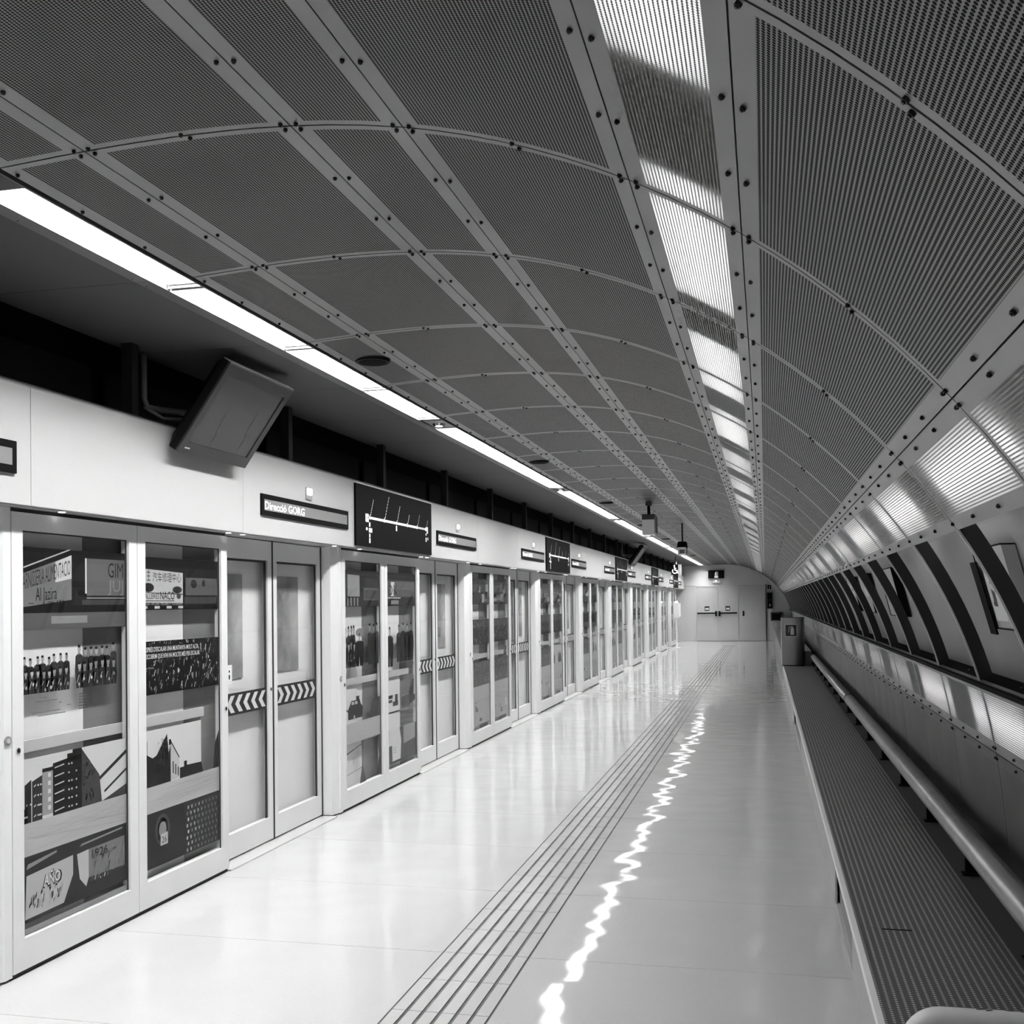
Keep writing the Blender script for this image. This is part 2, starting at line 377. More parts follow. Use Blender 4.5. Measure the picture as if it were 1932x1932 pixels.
# ================================================================== CEILING: vault panels, soffit
def lining_pts(off):
    out = []
    for k in range(61):
        s = ST[0] + (ST[10]-ST[0])*k/60; p = SEC(s); n = sec_n(s); out.append((p[0]+n.x*off, p[1]+n.y*off))
    return out
LIN = [(-3.6, 3.30), (-2.6, 3.33), (-1.9, 3.34), (-1.2, 3.28), (-0.6, 3.12), (-0.1, 2.86), (0.35, 2.58), (0.62, 2.33), (0.80, 2.12)]
LINR = [(0.80, 2.12), (0.909, 1.91), (0.985, 1.62), (1.05, 1.34), (1.085, 1.10), (1.10, 0.7), (1.12, -0.06)]
b = MB()
for p, q in zip(LIN, LIN[1:]): b.quad((p[0], Y0, p[1]), (q[0], Y0, q[1]), (q[0], Y1+.2, q[1]), (p[0], Y1+.2, p[1]))
for p, q in zip(LIN, LIN[1:]): b.quad((p[0]+.05, Y0, p[1]+.1), (p[0]+.05, Y1+.2, p[1]+.1), (q[0]+.05, Y1+.2, q[1]+.1), (q[0]+.05, Y0, q[1]+.1))
ceil = b.build('ceiling', mat('lining_dark', 0.12, 0.8), smooth=True); tag(ceil, 'vaulted ceiling of riveted perforated metal panels', kind='structure')
b = MB()
for p, q in zip(LINR, LINR[1:]): b.quad((p[0], Y0, p[1]), (q[0], Y0, q[1]), (q[0], Y1+.2, q[1]), (p[0], Y1+.2, p[1]))
for p, q in zip(LINR, LINR[1:]): b.quad((p[0]+.1, Y0, p[1]), (p[0]+.1, Y1+.2, p[1]), (q[0]+.1, Y1+.2, q[1]), (q[0]+.1, Y0, q[1]))
wr = b.build('wall_right', M_lining, smooth=True); tag(wr, 'curved right wall of metal panels with an open slot showing the pale lining', kind='structure')

def panel_mesh(k, material, ln=RIBP, gap=0.0022, lip=0.018):
    """one curved sheet between seam k and k+1 with folded edges"""
    s0, s1 = ST[k]+gap, ST[k+1]-gap; n = max(2, int((s1-s0)/0.09)); y0, y1 = gap*1.8, ln-gap*1.8
    W, L = s1-s0, y1-y0; v, f, uv = [], [], []
    P = [SEC(s0+(s1-s0)*i/n) for i in range(n+1)]; N = [sec_n(s0+(s1-s0)*i/n) for i in range(n+1)]
    for i in range(n+1):
        for yy in (y0, y1): v.append((P[i][0], yy, P[i][1])); uv.append((W*i/n, yy-y0))
    for i in range(n): f.append((2*i, 2*i+1, 2*i+3, 2*i+2))
    top = len(v)
    for i in range(n+1):
        for yy in (y0, y1): v.append((P[i][0], yy, P[i][1])); uv.append((0, 0))
    base = len(v)
    for i in range(n+1):
        for yy in (y0, y1): v.append((P[i][0]+N[i].x*lip, yy, P[i][1]+N[i].y*lip)); uv.append((0, 0))
    for i in range(n):
        f.append((top+2*i, top+2*i+2, base+2*i+2, base+2*i)); f.append((top+2*i+1, base+2*i+1, base+2*i+3, top+2*i+3))
    f.append((top, base, base+1, top+1)); f.append((top+2*n, top+2*n+1, base+2*n+1, base+2*n))
    me = bpy.data.meshes.new('panel'); me.from_pydata(v, [], f); me.materials.append(material)
    l1 = me.uv_layers.new(name='metres'); l2 = me.uv_layers.new(name='size')
    for p in me.polygons:
        p.use_smooth = p.index < n
        for li in p.loop_indices:
            l1.data[li].uv = uv[me.loops[li].vertex_index]; l2.data[li].uv = (W, L)
    me.update(); return me
for k in range(7):
    me = panel_mesh(k, M_perfl if k in (4, 6) else M_perf)
    for i, ry in enumerate(RIBS):
        ln = RIBP if i < len(RIBS)-1 else Y1-ry
        link('ceiling_panel', me if i < len(RIBS)-1 else panel_mesh(k, M_perf, ln), ceil, (0, ry, 0))
for k, m_ in ((8, M_perfw), (9, M_sheet)):
    me = panel_mesh(k, m_)
    for i, ry in enumerate(RIBS):
        ln = RIBP if i < len(RIBS)-1 else Y1-ry
        link('wall_panel', me if i < len(RIBS)-1 else panel_mesh(k, m_, ln), wr, (0, ry, 0))
# plain sheet behind the camera so that the vault is closed
b = MB()
for i in range(60):
    sa, sb = ST[0]+(ST[7]-ST[0])*i/60, ST[0]+(ST[7]-ST[0])*(i+1)/60; p, q = SEC(sa), SEC(sb)
    b.quad((p[0], Y0, p[1]), (p[0], RIBS[0], p[1]), (q[0], RIBS[0], q[1]), (q[0], Y0, q[1]))
b.build('ceiling_sheet', mat('plain_sheet', 0.12, 0.42, metal=0.8), ceil, smooth=True)
b = MB()
for i in range(16):
    sa, sb = ST[8]+(ST[10]-ST[8])*i/16, ST[8]+(ST[10]-ST[8])*(i+1)/16; p, q = SEC(sa), SEC(sb)
    b.quad((p[0], Y0, p[1]), (p[0], RIBS[0], p[1]), (q[0], RIBS[0], q[1]), (q[0], Y0, q[1]))
b.build('wall_sheet', MAT['plain_sheet'], wr, smooth=True)
# ribs: a flat plate following the vault; bare between seam 7 and seam 8
def rib_mesh(sa, sb, o0, o1, hw, n):
    b = MB(); v = []
    for i in range(n+1):
        s = sa+(sb-sa)*i/n; p, nn = SEC(s), sec_n(s)
        for off in (o0, o1):
            for yy in (-hw, hw): b.v.append((p[0]+nn.x*off, yy, p[1]+nn.y*off))
    for i in range(n):
        A, B_ = 4*i, 4*i+4
        for q in ((0, 1), (1, 3), (3, 2), (2, 0)): b.f.append((A+q[0], A+q[1], B_+q[1], B_+q[0])); b.m.append(0)
    b.f += [(0, 2, 3, 1), (4*n, 4*n+1, 4*n+3, 4*n+2)]; b.m += [0, 0]
    return b
rib_me = rib_mesh(ST[7]-0.03, ST[8]+0.02, 0.006, 0.062, 0.006, 10).mesh('rib', M_rib, False)
edge_me = rib_mesh(ST[7]-0.004, ST[8]+0.004, -0.001, 0.006, 0.0075, 10).mesh('rib_edge', M_ribedge, False)
back_me = rib_mesh(ST[0], ST[7]-0.04, 0.020, 0.06, 0.03, 24).mesh('rib_backing', M_rib, False)
low_me = rib_mesh(ST[8]+0.03, ST[10], 0.020, 0.05, 0.02, 10).mesh('rib_backing', M_rib, False)
for ry in RIBS:
    r = link('rib', rib_me, wr, (0, ry, 0)); link('rib_edge', edge_me, r)
    link('rib_backing', back_me, ceil, (0, ry, 0)); link('rib_backing', low_me, wr, (0, ry, 0))
# black ledge at the foot of the slot
b = MB(); b.prism([(0.905, 1.222), (1.09, 1.235), (1.09, 1.215), (0.915, 1.20)], 'y', Y0, Y1); b.build('slot_ledge', M_sillblack, wr)
b = MB()
for i in range(-2, 26):
    for t in (0.28, 0.6): b.cyl((1.0, RIB0+RIBP*(i+t), 1.228), (1.0, RIB0+RIBP*(i+t), 1.236), 0.006, 8)
tag(b.build('ledge_studs', M_chrome, wr), kind='stuff')
# backing strips behind the long seams
for k in (1, 2, 3, 4, 5, 6):
    s = ST[k]; b = MB(); p0, p1, p2, p3 = SEC(s-0.03), SEC(s+0.03), SEC(s+0.03), SEC(s-0.03); n = sec_n(s)
    b.prism([(p0[0]+n.x*.019, p0[1]+n.y*.019), (p1[0]+n.x*.019, p1[1]+n.y*.019), (p2[0]+n.x*.035, p2[1]+n.y*.035), (p3[0]+n.x*.035, p3[1]+n.y*.035)], 'y', RIBS[0], Y1)
    b.build('seam_backing', M_rib, ceil)
# bolts
def bolt_mesh():
    b = MB(); b.cyl((0, 0, 0), (0, 0, 0.007), 0.0066, 8); b.cyl((0, 0, 0.007), (0, 0, 0.010), 0.004, 6); return b.mesh('bolt', M_bolt)
bolt_me = bolt_mesh(); bolts = []
def add_bolt(s, y, wall):
    p = SEC(s); n = -sec_n(s); bolts.append((y, (p[0], y, p[1]), n, wall))
for i, ry in enumerate(RIBS):
    for k in range(1, 10):
        if k in (7, 8): sides = (-0.028,) if k == 7 else (0.028,)
        else: sides = (-0.024, 0.024)
        for d in sides:
            add_bolt(ST[k]+d, ry-0.017, k >= 8)
            if len(sides) == 2: add_bolt(ST[k]+d, ry+0.017, k >= 8)
            for t in (0.335, 0.665): add_bolt(ST[k]+d, ry+RIBP*t, k >= 8)
    for t in (0.05, 0.335, 0.665): add_bolt(ST[0]+0.02, ry+RIBP*t, False)
    for k in (0, 1, 3, 5):
        if k in (1, 3, 5):
            for d in (-0.012, 0.014): add_bolt((ST[k]+ST[k+1])/2+d*0.6, ry+d, False)
bolts = [q for q in bolts if q[0] < Y1-0.05]
def seen(q):
    d = Vector(q[1]) - Vector((0, 0, 1.6)); return d.y > 0.4 and -0.75 < (d.x+0.2336*d.y)/d.y < 0.5
bolts.sort(key=lambda q: (not seen(q), Vector(q[1]).length))
def bolt_mat(p, n):
    z = Vector((n.x, 0, n.y)).normalized(); x = Vector((0, 1, 0)); y = z.cross(x)
    return Matrix(((x.x, y.x, z.x, p[0]), (x.y, y.y, z.y, p[1]), (x.z, y.z, z.z, p[2]), (0, 0, 0, 1)))
for q in bolts[:300]:
    o = link('bolt', bolt_me, wr if q[3] else ceil); o.matrix_local = bolt_mat(q[1], q[2])
for wall, par in ((False, ceil), (True, wr)):
    b = MB()
    for q in bolts[300:]:
        if q[3] != wall: continue
        Mx = bolt_mat(q[1], q[2]); n = len(b.v)
        b.v += [tuple(Mx @ Vector((0.0066*math.cos(t), 0.0066*math.sin(t), z))) for z in (0, 0.009) for t in [i*math.pi/3 for i in range(6)]]
        b.f += [(n+i, n+(i+1) % 6, n+6+(i+1) % 6, n+6+i) for i in range(6)] + [tuple(range(n+6, n+12))]; b.m += [0]*7
    tag(b.build('bolts_far', M_bolt, par), kind='stuff')
# lamp tubes hidden behind the perforated strips 4-5, 6-7 and 8-9
def lamp_run():
    out = []; y = 0.98
    while y < 40: out.append(y); y += 1.722
    return out
def mid(k, off):
    s = (ST[k]+ST[k+1])/2; p, n = SEC(s), sec_n(s); return p[0]+n.x*off, p[1]+n.y*off
for k, off, par in ((4, 0.075, ceil), (6, 0.075, ceil), (8, 0.055, wr)):
    x, z = mid(k, off); mes = []
    for lv in range(4):
        b = MB(); b.cyl((x, 0, z), (x, 1.08, z), 0.013, 8); w_ = {4: (.42, .34, .2, .1), 6: (.5, .4, .25, .12), 8: (.2, .17, .06, .02)}[k][lv]
        mes.append(b.mesh('lamp_tube', mat('hidden_tube_glow_%d_%d' % (k, lv), 1.0, emit=BACK_E*w_)))
    for i, y in enumerate(lamp_run()): link('lamp_tube', mes[0 if i < 3 else 1 if i < 4 else 2 if i < 8 else 3], par, (0, y, 0))
# hoods that close in the tubes behind strips 4-5 and 8-9
for k, par in ((4, ceil), (8, wr)):
    b = MB(); pa, pb = SEC(ST[k]+0.035), SEC(ST[k+1]-0.035); n = sec_n((ST[k]+ST[k+1])/2); h = 0.115 if k == 4 else 0.078
    A, B_, C_, D_ = [(q[0]+n.x*o, q[1]+n.y*o) for q, o in ((pa, .021), (pb, .021), (pb, h), (pa, h))]; ya, yb = -0.03, 1.11
    for u_, w_ in ((B_, C_), (C_, D_), (D_, A)): b.quad((u_[0], ya, u_[1]), (w_[0], ya, w_[1]), (w_[0], yb, w_[1]), (u_[0], yb, u_[1]))
    for yy in (ya, yb): b.poly([(q[0], yy, q[1]) for q in (A, B_, C_, D_)])
    me = b.mesh('lamp_hood', mat('hood_white', 0.7, 0.5))
    for y in lamp_run(): link('lamp_hood', me, par, (0, y, 0))

# soffit between the light trough and the dark slot over the fascia
XSO = -3.255
b = MB(); e = 0.002
b.box(XSO, XLL-0.012, e, RIBP-e, ZS, ZS+0.03)
b.box(XLL-0.012-0.055, XLL-0.012, e, RIBP-e, ZS-0.0015, ZS, 1); sof = b.mesh('soffit_panel', [M_soffit, M_soffit_edge])
b = MB()
for (sx, sy) in ((XSO+0.03, 0.05), (XSO+0.03, 0.4), (XSO+0.03, 0.75), (XSO+0.03, 1.1), (XLL-0.05, 0.05), (XLL-0.05, 0.4), (XLL-0.05, 0.75), (XLL-0.05, 1.1)):
    b.cyl((sx, sy, ZS-0.004), (sx, sy, ZS), 0.004, 6)
scr = b.mesh('soffit_screws', M_chrome)
ry = RIBS[0]-RIBP*4
while ry < Y1-0.3:
    o = link('soffit_panel', sof, ceil, (0, ry, 0))
    if ry > 1: tag(link('soffit_screws', scr, o), kind='stuff')
    ry += RIBP
# trough walls
b = MB(); D = 0.105
b.box(XLL-0.012, XLL, Y0, Y1, ZS-0.002, ZS+D+0.03); b.box(XLR, XLR+0.010, Y0, Y1, ZS-0.002, ZS+D+0.03); b.box(XLL, XLR, Y0, Y1, ZS+D+0.03, ZS+D+0.04)
b.build('light_trough', mat('trough_inside', 0.08, 0.4), ceil)

# ================================================================== LIGHT LINE
def light_mesh(L):
    hb = MB(); hb.box(XLL+.004, XLR-.004, 0, L, ZS+D, ZS+D+0.02)
    eb = MB(); eb.box(XLL+.010, XLR-.010, 0.03, L-0.03, ZS+D-0.012, ZS+D-0.002)
    lb = MB(); n = 12
    for i in range(n+1):
        y = 0.012+(L-0.024)*i/n; lb.box(XLL+.006, XLR-.006, y-0.0012, y+0.0012, ZS+0.018, ZS+0.045)
    eb2 = MB(); eb2.box(XLL+.002, XLR-.002, 0.0, 0.004, ZS+0.004, ZS+D); eb2.box(XLL+.002, XLR-.002, L-0.004, L, ZS+0.004, ZS+D)
    return hb.mesh('housing', M_louvre), eb.mesh('diffuser', M_emit), lb.mesh('louvre', M_louvre), eb2.mesh('end_cap', M_louvre)
LM = light_mesh(1.125)
groups = [-1.95, 3.02, 8.02, 13.05, 18.1, 23.1, 28.1, 33.1, 37.85]
n = 0
for gi, gy in enumerate(groups):
    for j in range(4):
        y = gy + j*1.15
        if y > Y1-1.45 or y < -3.2: continue
        vis = y > 2.5
        lab = ('glowing white louvred fluorescent ceiling fixture, %s of the line counted from the camera' % ORD[n]) if vis else 'fluorescent ceiling fixture overhead near or behind the camera, %s from the rear wall' % ORD[j]
        t = thing('trough_light', (0, y, 0), lab, 'light', 'fluorescent fixtures in the ceiling line')
        for nm, me in zip(('housing', 'diffuser', 'louvre', 'end_cap'), LM):
            o = link(nm, me, t)
            if nm in ('louvre', 'end_cap'): o['kind'] = 'stuff'
        if vis: n += 1
for gi, gy in enumerate([7.64+0.02, 12.66, 17.7, 22.72]):
    t = thing('recessed_spotlight', (-2.38, gy+0.16, ZS), 'small recessed spotlight in the %s gap of the fluorescent line' % ORD[gi], 'light', 'spotlights between the fluorescent fixtures')
    MB().box(-0.078, 0.078, -0.15, 0.15, 0.006, 0.016).build('plate', mat('plate_grey', 0.4, 0.3, metal=0.6), t)
    MB().cyl((0, 0, 0.006), (0, 0, -0.012), 0.05, 20, r1=0.042).build('rim', M_chrome, t); MB().cyl((0, 0, -0.008), (0, 0, -0.014), 0.026, 16).build('lens', M_spot, t)

# ================================================================== LEFT WALL: fascia, slot, backing
b = MB(); b.box(-3.62, -3.55, Y0, Y1, -0.06, 3.3)
wl = b.build('wall_left', mat('tunnel_side', 0.7, 0.5)); tag(wl, 'left wall of white platform screens below a white fascia', kind='structure')
fj = []
for k in range(-2, 11): fj += [M0+k*MP+0.02, M0+k*MP+1.97]
fj = [y for y in fj if y > Y0 and y < Y1-0.3] ; fj = [Y0] + fj + [Y1]
for a, c in zip(fj, fj[1:]):
    e = 0.0018; b = MB()
    b.prism([(XL, ZLB), (XL, ZLT), (XL-0.012, ZLT+0.012), (-3.42, ZLT+0.012), (-3.42, ZLB)], 'y', a+e, c-e)
    b.build('fascia_panel', M_fascia, wl)
MB().box(-3.55, -3.40, Y0, Y1, ZLB-0.03, 3.25).build('slot_back', mat('slot_black', 0.003, 0.8, spec=0.1), wl)
pb = MB(); pb.box(-3.19, -3.13, -0.03, 0.03, ZLT+0.012, ZS+0.1); post_me = pb.mesh('slot_post', mat('slot_post_grey', 0.014, 0.6, spec=0.2))
pn = MB(); pn.box(-3.36, -3.34, 0.06, MP/2-0.06, ZLT+0.06, ZLT+0.28); pan_me = pn.mesh('slot_panel', mat('slot_panel_grey', 0.008, 0.7, spec=0.1))
y = 4.95-MP/2*3
while y < Y1-0.2:
    link('slot_post', post_me, wl, (0, y, 0)); link('slot_panel', pan_me, wl, (0, y, 0)); y += MP/2
MB().box(-3.13, -3.10, Y0, Y1, ZLT+0.010, ZLT+0.022).build('fascia_top_rail', mat('rail_grey', 0.06, 0.5), wl)
MB().box(-3.42, -3.10, Y0, Y1, ZLB-0.004, ZLB).build('fascia_underside', mat('underside_grey', 0.35, 0.4), wl)

# ------------------------------------------------------------------ screen-door bays
def frame_box(b, x0, x1, y0, y1, z0, z1, st, tr, br):
    ring = [((y0, z0), (y1, z0), (y1, z1), (y0, z1)), ((y0+st, z0+br), (y1-st, z0+br), (y1-st, z1-tr), (y0+st, z1-tr))]; n = len(b.v)
    for x in (x0, x1):
        for r in ring: b.v += [(x, p[0], p[1]) for p in r]
    for i in range(4):
        j = (i+1) % 4
        for q in ((i, j, 4+j, 4+i), (8+i, 12+i, 12+j, 8+j), (i, 8+i, 8+j, j), (4+i, 4+j, 12+j, 12+i)): b.f.append(tuple(n+w for w in q)); b.m.append(0)
PW = 0.960
def bay_meshes():
    m = {}
    m['post'] = MB().prism([(-3.32, -0.145), (-3.196, -0.145), (XD-0.010, -0.058), (XD-0.002, -0.05), (XD-0.002, -0.003), (-3.32, -0.003)], 'z', 0.012, ZLB-0.005).mesh('post', M_post)
    b = MB(); b.cyl((XD-0.004, -0.030, 1.03), (XD+0.004, -0.030, 1.03), 0.021, 20); b.cyl((XD+0.004, -0.030, 1.03), (XD+0.007, -0.030, 1.03), 0.011, 16, 1)
    m['button'] = b.mesh('button', [mat('button_grey', 0.35, 0.3, metal=0.5), mat('button_core', 0.55, 0.3)])
    b = MB(); frame_box(b, XD-0.045, XD, 0.002, PW-0.002, 0.022, 2.018, 0.072, 0.078, 0.135); m['fixed_panel'] = b.mesh('fixed_panel', M_frame)
    m['fixed_glass'] = MB().box(XD-0.020, XD-0.014, 0.074, PW-0.074, 0.157, 1.94).mesh('glass', M_glass)
    b = MB(); 
    for q in (0.072, PW-0.072): b.box(XD-0.0205, XD-0.0135, q-0.006, q+0.006, 0.157, 1.94)
    b.box(XD-0.0205, XD-0.0135, 0.072, PW-0.072, 1.934, 1.94); m['gasket'] = b.mesh('gasket', M_gasket)
    b = MB(); b.cyl((XD-0.002, 0.034, 0.98), (XD+0.006, 0.034, 0.98), 0.013, 14); b.cyl((XD+0.006, 0.034, 0.98), (XD+0.0065, 0.034, 0.98), 0.007, 8, 1); m['lock'] = b.mesh('lock', [M_chrome, M_black])
    b = MB(); frame_box(b, XR-0.035, XR, 0.0, 0.815, 0.018, 2.03, 0.062, 0.13, 0.15); m['leaf'] = b.mesh('sliding_leaf', M_frame)
    m['leaf_glass'] = MB().box(XR-0.020, XR-0.014, 0.062, 0.753, 0.168, 1.90).mesh('glass', M_glass)
    b = MB(); b.box(XR-0.022, XR-0.012, 0.733, 0.752, 0.168, 1.90); b.box(XR-0.022, XR-0.012, 0.063, 0.733, 1.885, 1.899); m['leaf_gasket'] = b.mesh('gasket', M_gasket)
    b = MB(); b.box(-3.334, -3.328, 0.10, 0.50, 1.13, 1.80); m['painted_reflection'] = b.mesh('painted_reflection', mat('painted_reflection_grey', 0.34, 0.15, var=0.55, vscale=3.2))  # added pane, its grey mottling imitates blurred reflections in the leaf glass
    b = MB(); b.cyl((XR-0.002, 0.785, 1.03), (XR+0.005, 0.785, 1.03), 0.012, 12); m['leaf_lock'] = b.mesh('lock', M_chrome)
    m['seal'] = MB().box(XR-0.03, XR+0.004, -0.017, 0.0, 0.015, 2.03).mesh('rubber_seal', M_gasket)
    for sgn, nm in ((-1, 'L'), (1, 'R')):
        p = Print(M_LEFT, XR-0.013, 0.0006); y0, y1, z0, z1 = 0.064, 0.751, 0.905, 1.045
        p.rect(y0, y1, z0, z1, 0.03, 1); w = 0.052; pitch = 0.108; a0 = y0+0.02
        for i in range(6):
            a = a0 + i*pitch; zc = (z0+z1)/2; hh = (z1-z0)/2-0.016; k = 0.05
            pts = [(a, zc-hh), (a+w, zc-hh), (a+w+k, zc), (a+w, zc+hh), (a, zc+hh), (a+k, zc)]
            if sgn < 0: pts = [(y0+y1-q[0], q[1]) for q in pts][::-1]
            p.add(pts, 0.6, 2)
        m['chevrons'+nm] = p
    m['sill'] = MB().box(-3.33, XD+0.012, 1.925, 3.585, 0.0, 0.008).mesh('door_sill', mat('sill_pale', 0.6, 0.3, metal=0.3))
    m['kick'] = MB().box(-3.32, XD-0.012, 0.0, 1.92, 0.0, 0.022).mesh('shadow_gap', M_gasket)
    m['head'] = MB().box(-3.32, XD-0.012, 0.0, 1.92, 2.018, ZLB-0.004).mesh('head_gap', M_gasket)
    b = MB(); b.box(-3.225, -3.212, 0.075, 1.72, 0.955, 1.008); m['rail'] = b.mesh('guard_rail', mat('rail_pale', 0.6, 0.4))
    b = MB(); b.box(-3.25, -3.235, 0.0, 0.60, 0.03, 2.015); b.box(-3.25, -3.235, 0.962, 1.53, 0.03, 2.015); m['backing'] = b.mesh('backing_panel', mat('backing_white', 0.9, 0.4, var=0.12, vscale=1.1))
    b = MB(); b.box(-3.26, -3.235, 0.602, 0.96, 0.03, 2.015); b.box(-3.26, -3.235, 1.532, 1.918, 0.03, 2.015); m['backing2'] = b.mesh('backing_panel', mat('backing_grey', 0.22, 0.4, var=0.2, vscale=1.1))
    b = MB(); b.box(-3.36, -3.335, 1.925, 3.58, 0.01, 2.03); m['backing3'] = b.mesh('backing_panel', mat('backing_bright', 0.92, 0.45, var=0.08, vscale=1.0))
    b = MB(); b.cyl((0, 0, 0), (0, 0, -0.003), 0.016, 12); m['downlight'] = b.mesh('downlight', M_spot)
    return m
BM = bay_meshes(); chev_cache = {}
BAYDESC = ['nearest bay of white platform screen doors, with the AÑO print behind its glass', 'second bay of white platform screen doors from the camera, under the first black line map']
bays = []
for k in range(-1, 10):
    y = M0+k*MP
    if k < 0: lab = 'cropped screen-door bay at the left picture edge, before the nearest full bay'
    elif k < 2: lab = BAYDESC[k]
    else: lab = '%s bay of white glazed platform screen doors counted from the camera' % ORD[k]
    t = thing('platform_screen_bay', (0, y, 0), lab, 'screen door', 'platform screen door bays'); bays.append((k, t))
    link('post', BM['post'], t); link('button', BM['button'], t)
    for j in range(2):
        fp = link('fixed_panel', BM['fixed_panel'], t, (0, j*PW+0.002*j, 0)); link('glass', BM['fixed_glass'], fp); link('gasket', BM['gasket'], fp)
        if j == 0: link('lock', BM['lock'], fp)
        else:
            q = link('lock', BM['lock'], fp, (0, PW-0.068, 0))
    link('shadow_gap', BM['kick'], t); link('head_gap', BM['head'], t)
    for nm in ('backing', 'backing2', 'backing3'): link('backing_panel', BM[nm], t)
    link('guard_rail', BM['rail'], t)
    if y+3.6 < Y1-0.1:
        link('door_sill', BM['sill'], t)
        l1 = link('sliding_leaf', BM['leaf'], t, (0, 1.935, 0)); l2 = link('sliding_leaf', BM['leaf'], t, (0, 2.765, 0))
        for l_, nm in ((l1, 'L'), (l2, 'R')):
            link('glass', BM['leaf_glass'], l_); link('rubber_seal', BM['seal'], l_); tag(link('gasket', BM['leaf_gasket'], l_), kind='stuff'); link('painted_reflection', BM['painted_reflection'], t, (0, (1.935 if nm == 'L' else 2.80), 0))
            if nm in chev_cache: link('chevron_sticker', chev_cache[nm], l_)
            else: chev_cache[nm] = BM['chevrons'+nm].build('chevron_sticker', l_).data
        link('lock', BM['leaf_lock'], l1)
        link('rubber_seal', BM['seal'], t, (0, 3.588, 0))
        p = Print(M_LEFT, XR-0.013, 0.0008); p.rect(0.0, 0.075, 1.105, 1.225, 0.85, 1); p.rect(0.006, 0.069, 1.118, 1.212, 0.6, 2); p.rect(0.009, 0.066, 1.121, 1.209, 0.85, 3)
        p.ell(0.036, 1.185, 0.009, 0.009, 0.03, 4); p.ell(0.036, 1.15, 0.010, 0.018, 0.03, 4)
        p.build('pictogram_sticker', l1, (0, 0.19, 0))
    for dy in (0.30, 1.88, 2.06, 3.52): link('downlight', BM['downlight'], t, (XL-0.05, dy, ZLB-0.004))

# ------------------------------------------------------------------ prints behind the fixed glass (a = along the bay, b = height)
ZP = XD-0.024
def people(p, a0, a1, zf, zh, n, rows=2, seed=1, g=0.015):
    """printed group portrait: a dark standing row and a lower, lighter faced row in front"""
    rnd = random.Random(seed); H = zh-zf
    for r in range(rows):
        for i in range(n):
            a = a0+(a1-a0)*(i+0.5+0.25*(rnd.random()-.5))/n; h = H*(1.0-0.36*r)*(0.93+0.09*rnd.random()); w = (a1-a0)/n*(0.60+0.1*rnd.random())
            top = zf+h; hd = H*0.092; ly = 2+4*r; sh = top-hd*2.2
            p.add([(a-w*.75, zf), (a-w*.1, zf), (a, zf+h*.3), (a+w*.1, zf), (a+w*.75, zf), (a+w, zf+h*0.45), (a+w*0.9, sh-hd*.6), (a+w*0.35, sh), (a-w*0.35, sh), (a-w*0.9, sh-hd*.6), (a-w, zf+h*0.45)], g+0.03*rnd.random(), ly)
            p.rect(a-hd*.42, a+hd*.42, sh-hd*.2, top-hd*1.2, 0.25, ly+1); p.ell(a, top-hd, hd*0.66, hd, 0.22+0.25*rnd.random(), ly+2, 10); p.ell(a-hd*.1, top-hd*.28, hd*0.62, hd*.4, g, ly+3, 8)
            if r:
                q = 0.25+0.4*rnd.random(); p.line((a-w*.6, zf+h*(.15+.2*rnd.random())), (a-w*.1, zf+h*.5), 0.004, q, ly+1); p.ell(a+w*(.8*rnd.random()-.4), zf+h*(.1+.3*rnd.random()), 0.007, 0.009, q, ly+1, 6)
k0 = dict(bays)[0]; k1 = dict(bays)[1]
def pane(j): return PW*j+0.002*j+0.078, PW*j+PW-0.072
def ragged(p, a0, a1, b0, b1, g, seed, n=60, lo=0.05, hi=0.35):
    rnd = random.Random(seed)
    for i in range(n):
        a, b_ = a0+(a1-a0)*rnd.random(), b0+(b1-b0)*rnd.random(); L = 0.008+0.03*rnd.random(); t = 0.9+0.7*rnd.random()
        p.line((a, b_), (min(a1, a+L*math.cos(t)), min(b1, b_+L*math.sin(t))), 0.003+0.006*rnd.random()**2, lo+(hi-lo)*rnd.random()**2*2 if rnd.random() < .8 else 0.7, 2)
# nearest bay, first pane
a0, a1 = pane(0); p = Print(M_LEFT, ZP)
p.rect(a0, a1, 1.575, 1.87, 0.012)
p.add([(a0, 1.60), (a0+0.37, 1.635), (a0+0.37, 1.845), (a0, 1.745)], 0.17, 2)
p.add([(a0+0.25, 1.715), (a0+0.37, 1.735), (a0+0.37, 1.845), (a0+0.25, 1.81)], 0.55, 3)
p.add([(a0+0.03, 1.775), (a0+0.36, 1.868), (a0+0.36, 1.874), (a0+0.03, 1.782)], 0.45, 3)
p.text('CARNISSERIA ALIMENTACIO', a0+0.005, 1.675, 0.075, 0.03, 4, width=0.355, shear=0.22)
p.text('Al Jazira', a0+0.11, 1.63, 0.062, 0.012, 4, width=0.15, shear=0.06)
p.text('~ . . ~ w', a0+0.06, 1.607, 0.03, 0.03, 4, width=0.25, shear=0.04)
p.rect(a0+0.475, a0+0.487, 1.665, 1.835, 0.6, 2); p.rect(a0+0.487, a1, 1.655, 1.835, 0.11, 2)
p.text('GIM', a0+0.66, 1.745, 0.078, 0.008, 4, width=0.13); p.text('JUJ', a0+0.66, 1.675, 0.06, 0.2, 4, width=0.13)
p.rect(a0+0.487, a1, 1.64, 1.647, 0.2, 3); p.rect(a0+0.45, a1, 1.61, 1.635, 0.05, 3)
p.rect(a0, a1, 1.50, 1.575, 0.10); p.rect(a0+0.22, a0+0.49, 1.525, 1.56, 0.25, 2)
people(p, a0+0.015, a0+0.345, 1.215, 1.385, 8, 2, 3); people(p, a0+0.40, a0+0.72, 1.215, 1.42, 7, 2, 5)
for i in range(6): p.rect(a0+0.42, a0+0.42+0.09*(1-0.1*(i % 3)), 1.185-i*0.014, 1.189-i*0.014, 0.12, 2)
